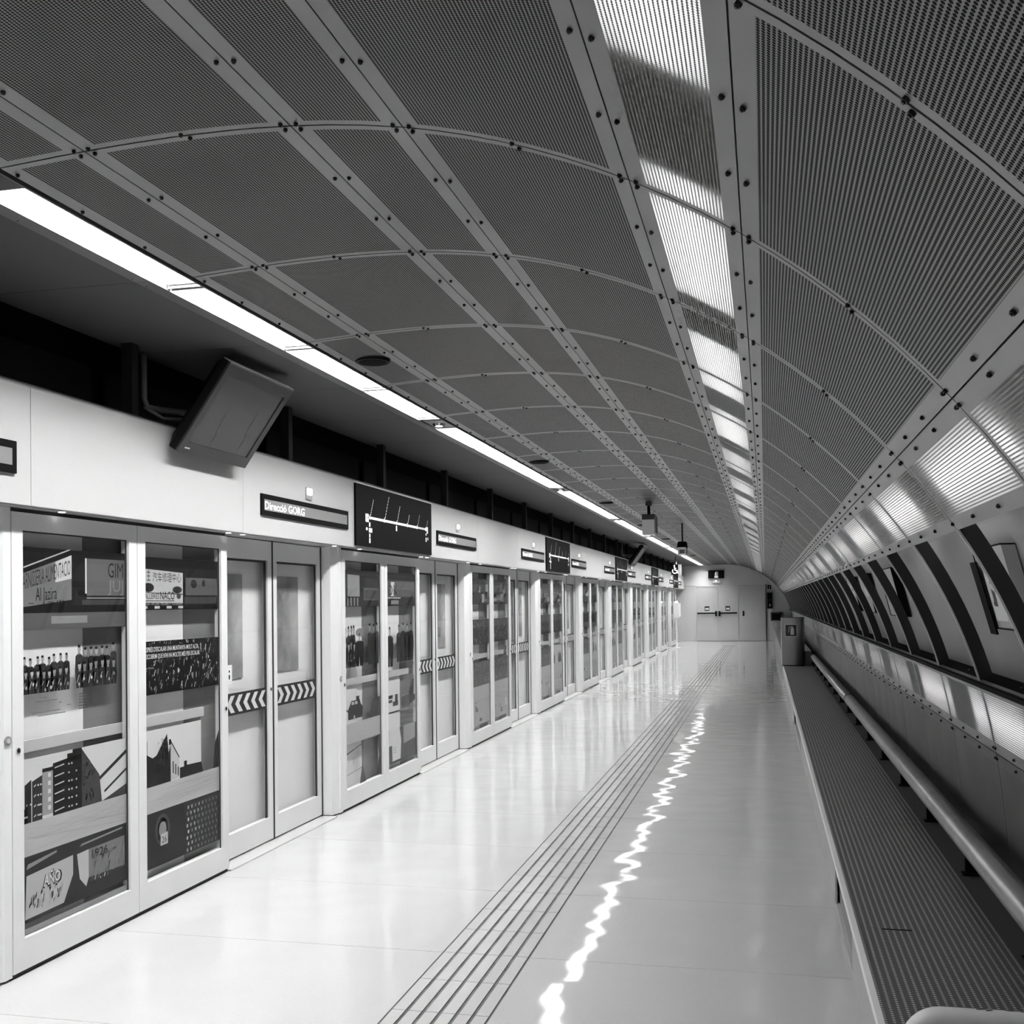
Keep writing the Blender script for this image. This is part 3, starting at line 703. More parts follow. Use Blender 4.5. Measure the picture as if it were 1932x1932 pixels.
for i, (q, w) in enumerate(((0.13, 0.06), (0.10, 0.16), (0.27, 0.02), (0.33, 0.03), (0.08, 0.2), (0.12, 0.2))): p.rect(a0+q, a0+q+w, 1.19-i*0.016, 1.194-i*0.016, 0.2, 2)
# housing blocks
p.rect(a0, a1, 0.646, 0.93, 0.72); 
def tower(x0, x1, zb, zt, g, floors, seed):
    p.add([(x0, zb), (x1, zb), (x1, zt+0.02), (x0, zt)], g, 2); rnd = random.Random(seed)
    for i in range(floors):
        z = zb+(zt-zb)*(i+0.45)/floors; p.line((x0+0.012, z), (x0+(x1-x0)*0.38, z+0.008), 0.005, 0.7, 3)
        for q in (0.52, 0.62, 0.78):
            if rnd.random() < .8: p.rect(x0+(x1-x0)*q, x0+(x1-x0)*q+0.011, z, z+0.008, 0.6, 3)
tower(a0+0.0, a0+0.05, 0.646, 0.70, 0.02, 1, 1); tower(a0+0.03, a0+0.075, 0.646, 0.815, 0.02, 1, 2); tower(a0+0.08, a0+0.15, 0.646, 0.825, 0.03, 4, 3)
p.add([(a0+0.15, 0.66), (a0+0.225, 0.66), (a0+0.225, 0.875), (a0+0.15, 0.86)], 0.35, 2); p.rect(a0+0.15, a0+0.225, 0.855, 0.872, 0.02, 3)
for i in range(5): p.rect(a0+0.19, a0+0.21, 0.68+i*0.037, 0.70+i*0.037, 0.7, 3)
tower(a0+0.225, a0+0.44, 0.646, 0.885, 0.012, 6, 7); p.rect(a0+0.33, a0+0.44, 0.88, 0.915, 0.012, 2); p.rect(a0+0.37, a0+0.44, 0.90, 0.93, 0.012, 3)
p.add([(a0+0.44, 0.646), (a0+0.60, 0.646), (a0+0.58, 0.78), (a0+0.44, 0.925)], 0.06, 2); ragged(p, a0+0.445, a0+0.53, 0.66, 0.86, 0.5, 11, 26, 0.3, 0.6)
p.line((a0+0.58, 0.76), (a1, 0.865), 0.018, 0.03, 3); p.line((a0+0.62, 0.69), (a1, 0.775), 0.012, 0.03, 3); p.add([(a0+0.60, 0.646), (a1, 0.646), (a1, 0.70)], 0.05, 3)
p.rect(a0, a1, 0.50, 0.646, 0.55)
for i in range(22): p.line((a0+0.8*random.random(), 0.51+0.13*random.random()), (a1-0.01, 0.51+0.13*random.random()), 0.0012, 0.42, 2)
# AÑO tiles
p.rect(a0, a1, 0.21, 0.50, 0.02)
p.add([(a0+0.03, 0.225), (a0+0.30, 0.23), (a0+0.37, 0.345), (a0+0.37, 0.435), (a0+0.04, 0.415)], 0.55, 2)
p.add([(a0+0.40, 0.43), (a0+0.49, 0.435), (a0+0.49, 0.30), (a0+0.47, 0.262), (a0+0.42, 0.31)], 0.6, 2)
p.add([(a0+0.49, 0.30), (a1-0.02, 0.29), (a1-0.02, 0.44), (a0+0.49, 0.435)], 0.22, 2); ragged(p, a0+0.50, a1-0.03, 0.27, 0.40, 0.1, 4, 46, 0.02, 0.3)
p.add([(a0+0.04, 0.443), (a0+0.25, 0.475), (a0+0.25, 0.485), (a0+0.05, 0.465)], 0.28, 2); p.add([(a0+0.42, 0.462), (a1-0.04, 0.478), (a1-0.04, 0.486), (a0+0.44, 0.472)], 0.3, 2)
p.text('AÑO', a0+0.147, 0.338, 0.052, 0.02, 4, width=0.14, shear=0.02, bold=0.07); p.text('AÑO', a0+0.155, 0.342, 0.05, 0.75, 6, width=0.12, shear=0.02, bold=0.03)
p.text('1926.', a0+0.515, 0.385, 0.042, 0.03, 4, width=0.145, bold=0.02)
ragged(p, a0+0.05, a0+0.30, 0.24, 0.33, 0.3, 8, 40, 0.1, 0.3)
p.rect(a0, a1, 0.16, 0.185, 0.35)
tag(p.build('window_print', k0), 'black and white collage print with shop signs, team photo, tower blocks and AÑO tiles')
# nearest bay, second pane
a0, a1 = pane(1); p = Print(M_LEFT, ZP)
p.rect(a0, a1, 1.58, 1.862, 0.010); p.add([(a0, 1.675), (a0+0.41, 1.668), (a0+0.41, 1.785), (a0, 1.80)], 0.45, 2); p.add([(a0, 1.62), (a0+0.41, 1.615), (a0+0.41, 1.663), (a0, 1.672)], 0.5, 2)
try: p.text('汽车修理中心', a0+0.10, 1.735, 0.042, 0.03, 4, width=0.29)
except Exception: pass
p.text('主', a0+0.045, 1.74, 0.05, 0.03, 4, width=0.035)
p.ell(a0+0.06, 1.70, 0.055, 0.025, 0.02, 4); p.ell(a0+0.35, 1.69, 0.05, 0.02, 0.03, 4)
p.text('TALLERES', a0, 1.64, 0.03, 0.02, 4, width=0.165); p.text('NACO', a0+0.175, 1.636, 0.045, 0.015, 4, width=0.145, bold=0.01); p.ell(a0+0.365, 1.655, 0.024, 0.016, 0.06, 4)
p.rect(a0, a0+0.32, 1.627, 1.631, 0.02, 4); p.text('PLANXA - PINTURA - MECANICA - ACCESSORIS', a0, 1.606, 0.015, 0.35, 4, width=0.40)
for i in range(4): p.rect(a0+0.0+0.12*i, a0+0.05+0.12*i, 1.587, 1.601, 0.55, 3)
p.rect(a0+0.44, a1, 1.66, 1.76, 0.09, 2); p.ell(a0+0.53, 1.725, 0.035, 0.025, 0.02, 3); p.ell(a0+0.64, 1.73, 0.02, 0.02, 0.02, 3)
for i in range(26): p.rect(a0+0.43+i*0.014, a0+0.436+i*0.014, 1.612, 1.652, 0.10, 3)
p.rect(a0, a1, 1.128, 1.413, 0.010); ragged(p, a0, a1, 1.13, 1.41, 0.2, 21, 230, 0.03, 0.3)
p.rect(a0, a0+0.60, 1.312, 1.392, 0.010, 3)
p.text("DESPRÉS D'ESCALAR UNA MUNTANYA MOLT ALTA,", a0+0.008, 1.357, 0.026, 0.75, 5, width=0.57, bold=0.012)
p.text("DESCOBRIM QUE N'HI HA MOLTES MÉS PER ESCALAR", a0+0.008, 1.320, 0.026, 0.75, 5, width=0.58, bold=0.012)
p.rect(a0, a0+0.12, 1.262, 1.282, 0.010, 3); p.text('Nelson Mandela', a0+0.008, 1.266, 0.013, 0.45, 5, width=0.10)
p.rect(a0, a0+0.60, 0.64, 0.94, 0.75)
p.add([(a0, 0.64), (a0+0.27, 0.64), (a0+0.27, 0.84), (a0+0.25, 0.80), (a0+0.235, 0.905), (a0+0.13, 0.80), (a0+0.09, 0.79), (a0, 0.83)], 0.015, 2); ragged(p, a0+0.14, a0+0.235, 0.74, 0.88, 0.4, 31, 36, 0.2, 0.6)
p.add([(a0+0.255, 0.87), (a0+0.275, 0.87), (a0+0.275, 0.84), (a0+0.255, 0.84)], 0.015, 3); p.line((a0+0.04, 0.81), (a0+0.04, 0.885), 0.004, 0.05, 3)
p.add([(a0+0.27, 0.645), (a0+0.365, 0.65), (a0+0.36, 0.755), (a0+0.27, 0.85)], 0.6, 2); p.line((a0+0.275, 0.855), (a0+0.36, 0.758), 0.008, 0.02, 3)
for i in range(3): p.rect(a0+0.29+i*0.026, a0+0.301+i*0.026, 0.68-0.01*i, 0.745-0.018*i, 0.03, 3)
p.add([(a0+0.365, 0.64), (a0+0.62, 0.64), (a0+0.60, 0.70), (a0+0.44, 0.705), (a0+0.44, 0.73), (a0+0.41, 0.73), (a0+0.41, 0.70), (a0+0.365, 0.70)], 0.015, 3)
p.add([(a1-0.07, 0.64), (a1, 0.64), (a1, 0.86), (a1-0.05, 0.78)], 0.02, 2)
p.rect(a0, a1, 0.50, 0.64, 0.55)
for i in range(18): p.line((a0+0.5*random.random(), 0.52+0.1*random.random()), (a1-0.01, 0.52+0.1*random.random()), 0.0012, 0.42, 2)
p.rect(a0, a1, 0.207, 0.50, 0.010)
for q, g_ in ((1.0, 0.06), (0.75, 0.14), (0.5, 0.3)): p.ell(a0+0.185, 0.395, 0.075*q, 0.085*q, g_, 2+int(3-3*q))
p.add([(a0+0.16, 0.31), (a0+0.235, 0.31), (a0+0.235, 0.375), (a0+0.165, 0.37)], 0.6, 6); p.text('26', a0+0.175, 0.322, 0.036, 0.02, 8, width=0.045)
rnd = random.Random(5)
for i in range(9):
    for j in range(8):
        a, z = a0+0.44+0.04*i+0.012*(j % 2), 0.225+0.034*j; p.ell(a, z, 0.009, 0.011, 0.12+0.55*max(0, 1-i/5)*rnd.random(), 3, 8)
        p.line((a, z), (a+0.04, z+0.02), 0.002, 0.12, 2)
tag(p.build('window_print', k0), 'black and white collage print with workshop sign, quotation over a crowd, roofs and number 26')
# second bay
def generic(bay, j, seed, extra=None):
    a0, a1 = pane(j); p = Print(M_LEFT, ZP); rnd = random.Random(seed)
    g = lambda lo, hi: lo+(hi-lo)*rnd.random()
    p.rect(a0, a1, 1.58, 1.87, 0.05)
    for i in range(7):
        q = a0+0.8*rnd.random()*0.85; w = g(0.06, 0.2); z = g(1.6, 1.74); p.rect(q, min(a1, q+w), z, z+g(0.04, 0.12), g(0.02, 0.35), 2+i)
    if seed % 2: people(p, a0+0.02, a0+0.40, 1.13, 1.41, 5, 2, seed); people(p, a0+0.48, a1-0.02, 1.13, 1.40, 4, 1, seed+1)
    else:
        p.rect(a0, a1, 1.128, 1.41, 0.06); ragged(p, a0, a1, 1.13, 1.41, 0.2, seed, 110, 0.03, 0.4)
    p.rect(a0, a1, 0.50, 0.65, 0.45)
    if seed % 3 == 0:
        p.rect(a0, a1, 0.65, 0.93, 0.55); ragged(p, a0, a1, 0.66, 0.78, 0.1, seed+3, 90, 0.02, 0.3)
        for i in range(5):
            q = g(a0, a1-0.15); p.add([(q, 0.65), (q+g(.06, .14), 0.65), (q+g(.05, .12), g(.74, .85)), (q+0.01, g(.72, .84))], 0.05, 3)
    else:
        p.rect(a0, a1, 0.65, 0.93, 0.10); ragged(p, a0, a1, 0.66, 0.92, 0.3, seed+5, 90, 0.05, 0.5)
    p.rect(a0, a1, 0.21, 0.50, 0.2 if seed % 2 else 0.4)
    for i in range(8):
        q = g(a0, a1-0.12); z = g(0.22, 0.42); p.rect(q, q+g(0.03, 0.12), z, z+g(0.02, 0.08), g(0.04, 0.6), 2+i)
    if extra: extra(p, a0, a1)
    return p.build('window_print', bay)
a0, a1 = pane(0); p = Print(M_LEFT, ZP)
p.rect(a0, a1, 1.58, 1.87, 0.03); p.add([(a0+0.10, 1.66), (a0+0.36, 1.66), (a0+0.36, 1.83), (a0+0.10, 1.835)], 0.28, 2); p.rect(a0+0.45, a1, 1.63, 1.73, 0.12, 2)
for i in range(12): p.rect(a0+0.47+i*0.027, a0+0.482+i*0.027, 1.64, 1.715, 0.03, 3)
for i in range(5): p.rect(a0+0.02+i*0.07, a0+0.05+i*0.07, 1.585, 1.65, 0.25, 3)
people(p, a0+0.02, a0+0.26, 1.10, 1.43, 4, 2, 41); p.ell(a0+0.36, 1.37, 0.10, 0.035, 0.25, 2); people(p, a0+0.26, a0+0.42, 1.10, 1.38, 1, 1, 42); people(p, a0+0.55, a1-0.02, 1.10, 1.44, 3, 1, 43)
ragged(p, a0+0.0, a0+0.27, 1.08, 1.40, 0.4, 9, 60, 0.2, 0.7)
p.rect(a0, a0+0.29, 0.66, 0.93, 0.75)
p.add([(a0+0.09, 0.69), (a0+0.40, 0.69), (a0+0.41, 0.77), (a0+0.36, 0.80), (a0+0.12, 0.795), (a0+0.09, 0.77)], 0.03, 2); p.add([(a0+0.12, 0.795), (a0+0.16, 0.835), (a0+0.34, 0.835), (a0+0.36, 0.80)], 0.05, 3); p.rect(a0+0.26, a0+0.33, 0.83, 0.865, 0.03, 3)
p.rect(a0+0.165, a0+0.215, 0.803, 0.826, 0.6, 4); p.rect(a0+0.235, a0+0.29, 0.803, 0.826, 0.6, 4); p.ell(a0+0.22, 0.70, 0.018, 0.02, 0.5, 4)
p.add([(a0+0.56, 0.66), (a1, 0.66), (a1, 0.82), (a0+0.62, 0.81)], 0.05, 2); p.line((a0, 0.80), (a0+0.20, 0.70), 0.012, 0.03, 4)
p.rect(a0, a1, 0.50, 0.66, 0.5)
p.add([(a0+0.36, 0.50), (a0+0.44, 0.50), (a0+0.41, 0.40), (a0+0.40, 0.30), (a0+0.47, 0.16), (a0+0.33, 0.16), (a0+0.38, 0.30), (a0+0.38, 0.42)], 0.06, 2); p.add([(a1-0.07, 0.5), (a1, 0.5), (a1, 0.17), (a1-0.09, 0.17), (a1-0.03, 0.33)], 0.06, 2)
p.text('190', a0+0.55, 0.285, 0.07, 0.15, 3, width=0.10); p.line((a0, 0.42), (a0+0.40, 0.475), 0.010, 0.05, 3); p.text('1', a0+0.19, 0.33, 0.06, 0.1, 3); p.text('i', a0+0.60, 0.37, 0.05, 0.05, 3)
p.line((a0, 0.26), (a0+0.38, 0.285), 0.005, 0.1, 3)
p.build('window_print', k1)
a0, a1 = pane(1); p = Print(M_LEFT, ZP)
p.rect(a0, a1, 1.58, 1.87, 0.03); p.rect(a0, a1, 1.66, 1.80, 0.10, 2); p.rect(a0+0.15, a0+0.24, 1.665, 1.79, 0.6, 3); p.text('OK', a0+0.05, 1.67, 0.10, 0.03, 4, width=0.28); p.rect(a0, a0+0.40, 1.645, 1.655, 0.5, 4); p.rect(a0+0.15, a0+0.35, 1.595, 1.63, 0.25, 3)
people(p, a0+0.30, a0+0.74, 1.08, 1.42, 4, 1, 51); people(p, a0+0.02, a0+0.16, 1.05, 1.42, 1, 1, 52); ragged(p, a0+0.32, a1, 1.30, 1.42, 0.1, 13, 40, 0.05, 0.4)
p.rect(a0, a0+0.36, 0.50, 0.93, 0.75); p.rect(a0+0.0, a0+0.17, 0.77, 0.80, 0.03, 2); p.rect(a0+0.02, a0+0.16, 0.735, 0.76, 0.06, 2); p.rect(a0+0.17, a0+0.31, 0.70, 0.74, 0.05, 3); p.rect(a0+0.23, a0+0.30, 0.72, 0.80, 0.05, 3)
p.add([(a0+0.63, 0.68), (a1-0.02, 0.71), (a1-0.02, 0.76), (a0+0.74, 0.76), (a0+0.76, 0.90), (a0+0.72, 0.91), (a0+0.62, 0.80)], 0.06, 2); p.line((a0+0.62, 0.78), (a1-0.05, 0.93), 0.012, 0.04, 3)
people(p, a0+0.40, a0+0.62, 0.66, 0.80, 4, 1, 54, 0.1); p.rect(a0, a1, 0.64, 0.655, 0.3, 1)
p.rect(a0, a1, 0.20, 0.50, 0.06, 2); p.add([(a0+0.07, 0.50), (a0+0.34, 0.50), (a0+0.385, 0.38), (a0+0.36, 0.22), (a0+0.15, 0.22), (a0+0.14, 0.36), (a0+0.06, 0.36)], 0.72, 3); p.add([(a0+0.45, 0.50), (a1-0.03, 0.50), (a1-0.03, 0.36), (a0+0.45, 0.34)], 0.35, 3)
for i in range(3): p.rect(a0+0.17, a0+0.25, 0.33-0.02*i, 0.334-0.02*i, 0.15, 5)
p.build('window_print', k1)
for k, bay in bays:
    if k >= 2:
        for j in range(2): generic(bay, j, 60+k*7+j*2+ (k % 2))

# ------------------------------------------------------------------ LED boards, indicator lamps, line maps on the fascia
led_txt = None
for k in range(-1, 10):
    y = M0+k*MP+2.20
    if y+1.45 > Y1-0.3: continue
    lab = 'black LED destination board reading Direcció GORG, %s along the white fascia' % (['at the left picture edge,', 'largest and nearest,', 'second'] + ORD[2:])[k+1].strip(',') if k < 2 else 'black LED destination board over the %s screen-door bay on the fascia' % ORD[k]
    t = thing('led_board', (XL, y, 2.235), lab, 'display', 'LED destination boards')
    MB().box(-0.01, 0.012, 0, 1.45, -0.068, 0.068).build('case', M_black, t)
    MB().box(0.010, 0.0135, 0.035, 1.42, -0.035, 0.035).build('matrix', M_ledback, t)
    p = Print(M_LEFT, 0.0136, 0.0006); p.text('Direcció GORG', 0.04, -0.027, 0.052, M_led, 2, width=0.60, bold=0.004); p.build('lettering', t)
    lp = thing('indicator_lamp', (XL, y+0.69, 2.37), 'small glowing white lamp above the %s LED board from the camera' % ORD[k+1], 'lamp', 'indicator lamps above the LED boards')
    MB().box(-0.004, 0.006, -0.002, 0.104, -0.042, 0.042).build('base', mat('lamp_base', 0.3, 0.3), lp)
    MB().prism([(0.006, -0.012), (0.012, -0.008), (0.015, 0.004), (0.015, 0.026), (0.012, 0.036), (0.006, 0.038)], 'y', 0.016, 0.086).build('glowing_cover', M_lampglow, lp)
mi = 0
for k in range(1, 10, 2):
    y = M0+k*MP+0.06
    if y+1.95 > Y1: continue
    t = thing('line_map', (XL+0.0085, y, 2.05), 'black backlit metro line map panel, %s of its kind along the fascia from the camera' % ORD[mi], 'map', 'line maps on the fascia'); mi += 1
    MB().box(-0.008, 0.008, 0, 1.94, 0.004, 0.488).build('panel', M_black, t)
    MB().box(-0.008, 0.010, 0, 1.94, 0.488, 0.497).build('edge_strip', M_frame, t)
    p = Print(M_LEFT, 0.0085, 0.0006); W = mat('map_white', 0.9, 0.4, emit=0.35); W2 = mat('map_grey', 0.5, 0.4, emit=0.12)
    p.rect(0.28, 1.50, 0.227, 0.247, W, 2); p.rect(1.50, 1.74, 0.228, 0.246, W2, 2)
    for q, L, w_ in ((0.29, 0.12, W), (0.63, 0.17, W), (0.94, 0.12, W), (1.22, 0.07, W), (1.50, 0.09, W2), (1.76, 0.06, W2)):
        for s_ in range(7): p.line((q+0.02+L*0.62*s_/7, 0.256+L*1.15*s_/7), (q+0.02+L*0.62*(s_+.72)/7, 0.256+L*1.15*(s_+.72)/7), 0.008, w_, 3)
        p.rect(q-0.004, q+0.008, 0.222, 0.258, W, 3)
    p.rect(0.20, 0.27, 0.20, 0.265, W, 2); p.rect(0.205, 0.265, 0.228, 0.24, W2, 3); p.rect(0.275, 0.305, 0.165, 0.20, W, 3); p.rect(0.27, 0.345, 0.12, 0.155, W, 3); p.rect(0.275, 0.305, 0.08, 0.11, W, 3); p.rect(0.275, 0.305, 0.035, 0.075, W, 3)
    p.ell(0.225, 0.145, 0.022, 0.013, W, 3); p.rect(0.92, 0.95, 0.17, 0.215, W, 3); p.ell(1.755, 0.237, 0.025, 0.017, W, 3); p.rect(1.785, 1.82, 0.20, 0.26, W, 3); p.rect(1.75, 1.775, 0.18, 0.20, W, 3); p.rect(1.75, 1.775, 0.12, 0.16, W, 3); p.ell(1.815, 0.15, 0.015, 0.015, W2, 3)
    p.build('route_print', t)

# ================================================================== RIGHT SIDE: plinth, rail, boards
t = thing('plinth_bench', (0.33, 3.0, 0), 'low plinth with studded dark metal top running along the right wall', 'bench')
def rel(o_): return o_
PX, PZ, YB = 0.331, 0.235, 22.9
loc = (-0.33, -3.0, 0)
skirt = [(-3.4, 3.0), (3.0, 4.70), (4.70, 5.80), (5.80, 8.6), (8.6, 11.3), (11.3, 14.0), (14.0, 16.9), (16.9, 19.9), (19.9, YB)]
for i, (a, c) in enumerate(skirt):
    dx = 0.022 if i in (2, 5) else 0.0
    MB().box(PX+dx, PX+dx+0.01, a+0.006, c-0.006, 0.035, PZ-0.02).build('skirt_panel', mat('skirt_grey', 0.42, 0.45, var=0.06) if not dx else mat('skirt_dark', 0.2, 0.5), t, loc=loc)
MB().box(PX+0.004, PX+0.03, -3.4, YB, 0.0, 0.036).build('foot_strip', mat('foot_strip_grey', 0.4, 0.5), t, loc=loc)
MB().box(PX+0.035, PX+0.05, -3.4, YB, 0.0, PZ-0.02).build('inner_face', M_dark, t, loc=loc)
MB().prism([(PX, PZ-0.022), (PX, PZ-0.003), (PX+0.003, PZ), (PX+0.026, PZ), (PX+0.026, PZ-0.004), (PX+0.004, PZ-0.022)], 'y', -3.4, YB).build('edge_trim', M_trim, t, loc=loc)
dk = [-3.4, 0.5, 4.727+0.0, 7.01, 10.9, 14.9, 18.9, YB]
for a, c in zip(dk, dk[1:]): MB().box(PX+0.026, 0.905, a+0.0015, c-0.0015, PZ-0.02, PZ-0.004).build('deck_plate', M_deck, t, loc=loc)
MB().box(0.452, 0.57, 4.715, 4.73, PZ-0.005, PZ-0.0035).build('deck_slit', M_black, t, loc=loc)
MB().box(0.905, 1.09, -3.4, YB, PZ-0.02, PZ-0.006).build('rear_plate', mat('rear_dark', 0.05, 0.5), t, loc=loc)
b = MB()
yy = 3.0
while yy < 20: b.cyl((0.965, yy, PZ-0.006), (0.965, yy, PZ), 0.005, 8); yy += 0.66
tag(b.build('rear_studs', M_chrome, t, loc=loc), kind='stuff')
t2 = thing('raised_plinth', (0.33, YB+0.45, 0), 'taller grey plinth continuing behind the extinguisher cabinet to the end wall', 'plinth')
MB().box(0, 0.60, 0, Y1-YB-0.46, 0, 0.50).build('body', mat('raised_plinth_grey', 0.2, 0.5), t2); MB().box(-0.01, 0.60, 0, Y1-YB-0.46, 0.50, 0.52).build('top_slab', mat('raised_top_grey', 0.25, 0.4), t2)
MB().box(0, 0.60, -0.45, 0, 0, 0.22).build('low_front', mat('raised_plinth_grey', 0.2, 0.5), t2)
# tube rail
t = thing('tube_rail', (0.93, 3.9, PZ), 'thick pale steel tube rail on short brackets above the studded plinth', 'rail')
TZ = 0.437; loc = (-0.93, -3.9, -PZ)
for a, c in ((3.62, 13.05), (13.07, 22.5)):
    MB().cyl((0.93, a, TZ), (0.93, c, TZ), 0.058, 32).build('tube', M_tube, t, smooth=True, loc=loc)
for yy in (13.06, 22.3): MB().cyl((0.93, yy-0.03, TZ), (0.93, yy+0.03, TZ), 0.061, 24).build('collar', M_dark, t, smooth=True, loc=loc)
yy = 4.42
while yy < 22.4:
    MB().box(0.945, 1.0, yy, yy+0.012, PZ-0.003, TZ-0.03).build('bracket', M_black, t, loc=loc)
    MB().box(0.93, 1.03, yy-0.03, yy+0.04, PZ-0.0035, PZ+0.003).build('bracket_foot', M_black, t, loc=loc); yy += 1.308
# bent tube arm at the lower right corner
t = thing('bent_tube_arm', (0.41, 3.24, PZ), 'bent pale tube with scuffed dark marks at the lower right picture corner', 'rail')
AZ, AR = 0.418, 0.029
pts = [(0.385, 3.255, PZ-0.003), (0.385, 3.255, AZ-0.085)]
for i in range(9):
    a = math.pi-math.pi/2*i/8; pts.append((0.47+0.085*math.cos(a), 3.255, AZ-0.085+0.085*math.sin(a)))
pts += [(0.62, 3.258, AZ), (0.80, 3.262, AZ), (0.93, 3.27, AZ), (0.975, 3.29, AZ-0.04), (0.985, 3.30, PZ-0.003)]
MB().tube(pts, AR, 24).build('tube', mat('arm_pale', 0.75, 0.4, var=0.08, vscale=6), t, smooth=True, loc=(-0.41, -3.24, -PZ))
b = MB()
for (xa, xb, ya, sl) in ((0.535, 0.55, 3.262, 0.1), (0.56, 0.60, 3.252, -0.12), (0.605, 0.65, 3.262, -0.1), (0.64, 0.70, 3.256, 0.0)):
    for j in range(5):
        x0 = xa+(xb-xa)*j/5; yv = ya+sl*(x0-xa)+0.003*((j*7) % 3); R2 = (AR+0.0006)**2; dzz = math.sqrt(max(0.0, R2-(yv-3.258)**2)); dz2 = math.sqrt(max(0.0, R2-(yv+0.007-3.258)**2))
        b.quad((x0, yv, AZ+dzz), (x0+(xb-xa)/4, yv-0.001, AZ+dzz), (x0+(xb-xa)/4, yv+0.006, AZ+dz2), (x0, yv+0.007, AZ+dz2))
tag(b.build('scuff_marks', mat('scuff', 0.09, 0.6), t, loc=(-0.41, -3.24, -PZ)), kind='stuff')
# extinguisher cabinet
t = thing('extinguisher_cabinet', (0.55, YB, PZ-0.006), 'brushed steel extinguisher cabinet with rounded corner standing at the end of the studded plinth', 'cabinet')
prof = [(-0.235, 0.30), (-0.235, 0.012), (-0.225, 0.0), (0.02, 0.0)]
for i in range(17):
    a = -math.pi/2+math.pi/2*i/16; prof.append((0.02+0.215*math.cos(a), 0.215+0.215*math.sin(a)))
prof.append((0.235, 0.30))
MB().prism(prof, 'z', 0.02, 0.985).build('housing', M_steel, t); MB().prism([(p_[0]*1.02, p_[1]) for p_ in prof], 'z', 0.985, 1.0).build('lid', mat('lid_dark', 0.1, 0.4), t)
MB().box(-0.22, 0.22, 0.02, 0.28, 0, 0.02).build('foot', M_black, t)
p = Print(M_FRONT, 0.001, 0.001); p.rect(-0.165, 0.085, 0.60, 0.86, 0.75, 1); p.rect(-0.15, 0.07, 0.615, 0.845, 0.06, 2)
p.rect(-0.05, 0.02, 0.64, 0.76, 0.7, 3); p.add([(-0.05, 0.76), (0.02, 0.76), (0.0, 0.79), (-0.03, 0.79)], 0.7, 3); p.rect(-0.025, -0.005, 0.79, 0.815, 0.7, 3); p.line((-0.01, 0.81), (-0.08, 0.795), 0.012, 0.7, 3); p.line((-0.08, 0.80), (-0.085, 0.69), 0.012, 0.7, 3)
p.build('extinguisher_sign', t)
# poster boards on the lining
def lin(z): 
    return 1.07-(z-1.27)*0.2516
def board(y0, y1, z0, z1, n, lab, post):
    t = thing('poster_board', (lin(z0), y0, z0), lab, 'board', 'poster boards inside the wall slot'); L = (-lin(z0), -y0, -z0)
    MB().prism([(lin(z0)-0.055, z0), (lin(z1)-0.055, z1), (lin(z1)-0.004, z1), (lin(z0)-0.004, z0)], 'y', y0, y1).build('board', [mat('board_grey', 0.4, 0.4)], t, loc=L)
    b = MB()
    for ya in ((y0-0.004, y1) if n > 1 else (y1,)): b.prism([(lin(z0)-0.06, z0-0.004), (lin(z1)-0.06, z1+0.004), (lin(z1)-0.004, z1+0.004), (lin(z0)-0.004, z0-0.004)], 'y', ya, ya+0.004)
    b.prism([(lin(z0)-0.06, z0-0.006), (lin(z0)-0.06, z0), (lin(z0)-0.004, z0), (lin(z0)-0.004, z0-0.006)], 'y', y0, y1); b.prism([(lin(z1)-0.06, z1), (lin(z1)-0.06, z1+0.006), (lin(z1)-0.004, z1+0.006), (lin(z1)-0.004, z1)], 'y', y0, y1)
    tag(b.build('dark_edge', M_black, t, loc=L), kind='stuff')
    if n == 1: MB().prism([(lin(z0)-0.064, z0-0.03), (lin(z1)-0.064, z1-0.05), (lin(z1)-0.056, z1-0.05), (lin(z0)-0.056, z0-0.03)], 'y', 4.935, 5.06).build('shadow_strip', M_black, t, loc=L)  # black strip painting the shadow at the far side of the nearest board
    pa, pb_, pz0, pz1 = post; b = MB()
    def Q(y, z, e=0.0565): return (lin(z)-e, y, z)
    b.poly([Q(pa, pz0), Q(pb_, pz0), Q(pb_, pz1), Q(pa, pz1)], 0); rnd = random.Random(n)
    for i in range(7):
        ya = pa+(pb_-pa)*(0.1+0.5*rnd.random()); za = pz0+(pz1-pz0)*(0.3+0.6*rnd.random()); b.poly([Q(ya, za, .0575), Q(ya+0.06, za, .0575), Q(ya+0.06, za+0.04*rnd.random()+.01, .0575), Q(ya, za+0.03, .0575)], 1)
    b.build('poster', [gray(0.75), gray(0.1)], t, loc=L)
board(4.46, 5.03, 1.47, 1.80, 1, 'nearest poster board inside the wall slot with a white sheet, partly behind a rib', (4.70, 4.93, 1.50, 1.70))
board(8.15, 8.95, 1.47, 1.815, 2, 'second poster board inside the wall slot, with a black near edge', (8.5, 8.62, 1.50, 1.75))
board(10.15, 10.95, 1.475, 1.82, 3, 'third poster board inside the wall slot from the camera', (10.3, 10.6, 1.62, 1.78))
board(11.7, 12.5, 1.475, 1.82, 4, 'farthest poster board visible inside the wall slot', (11.85, 12.2, 1.62, 1.78))

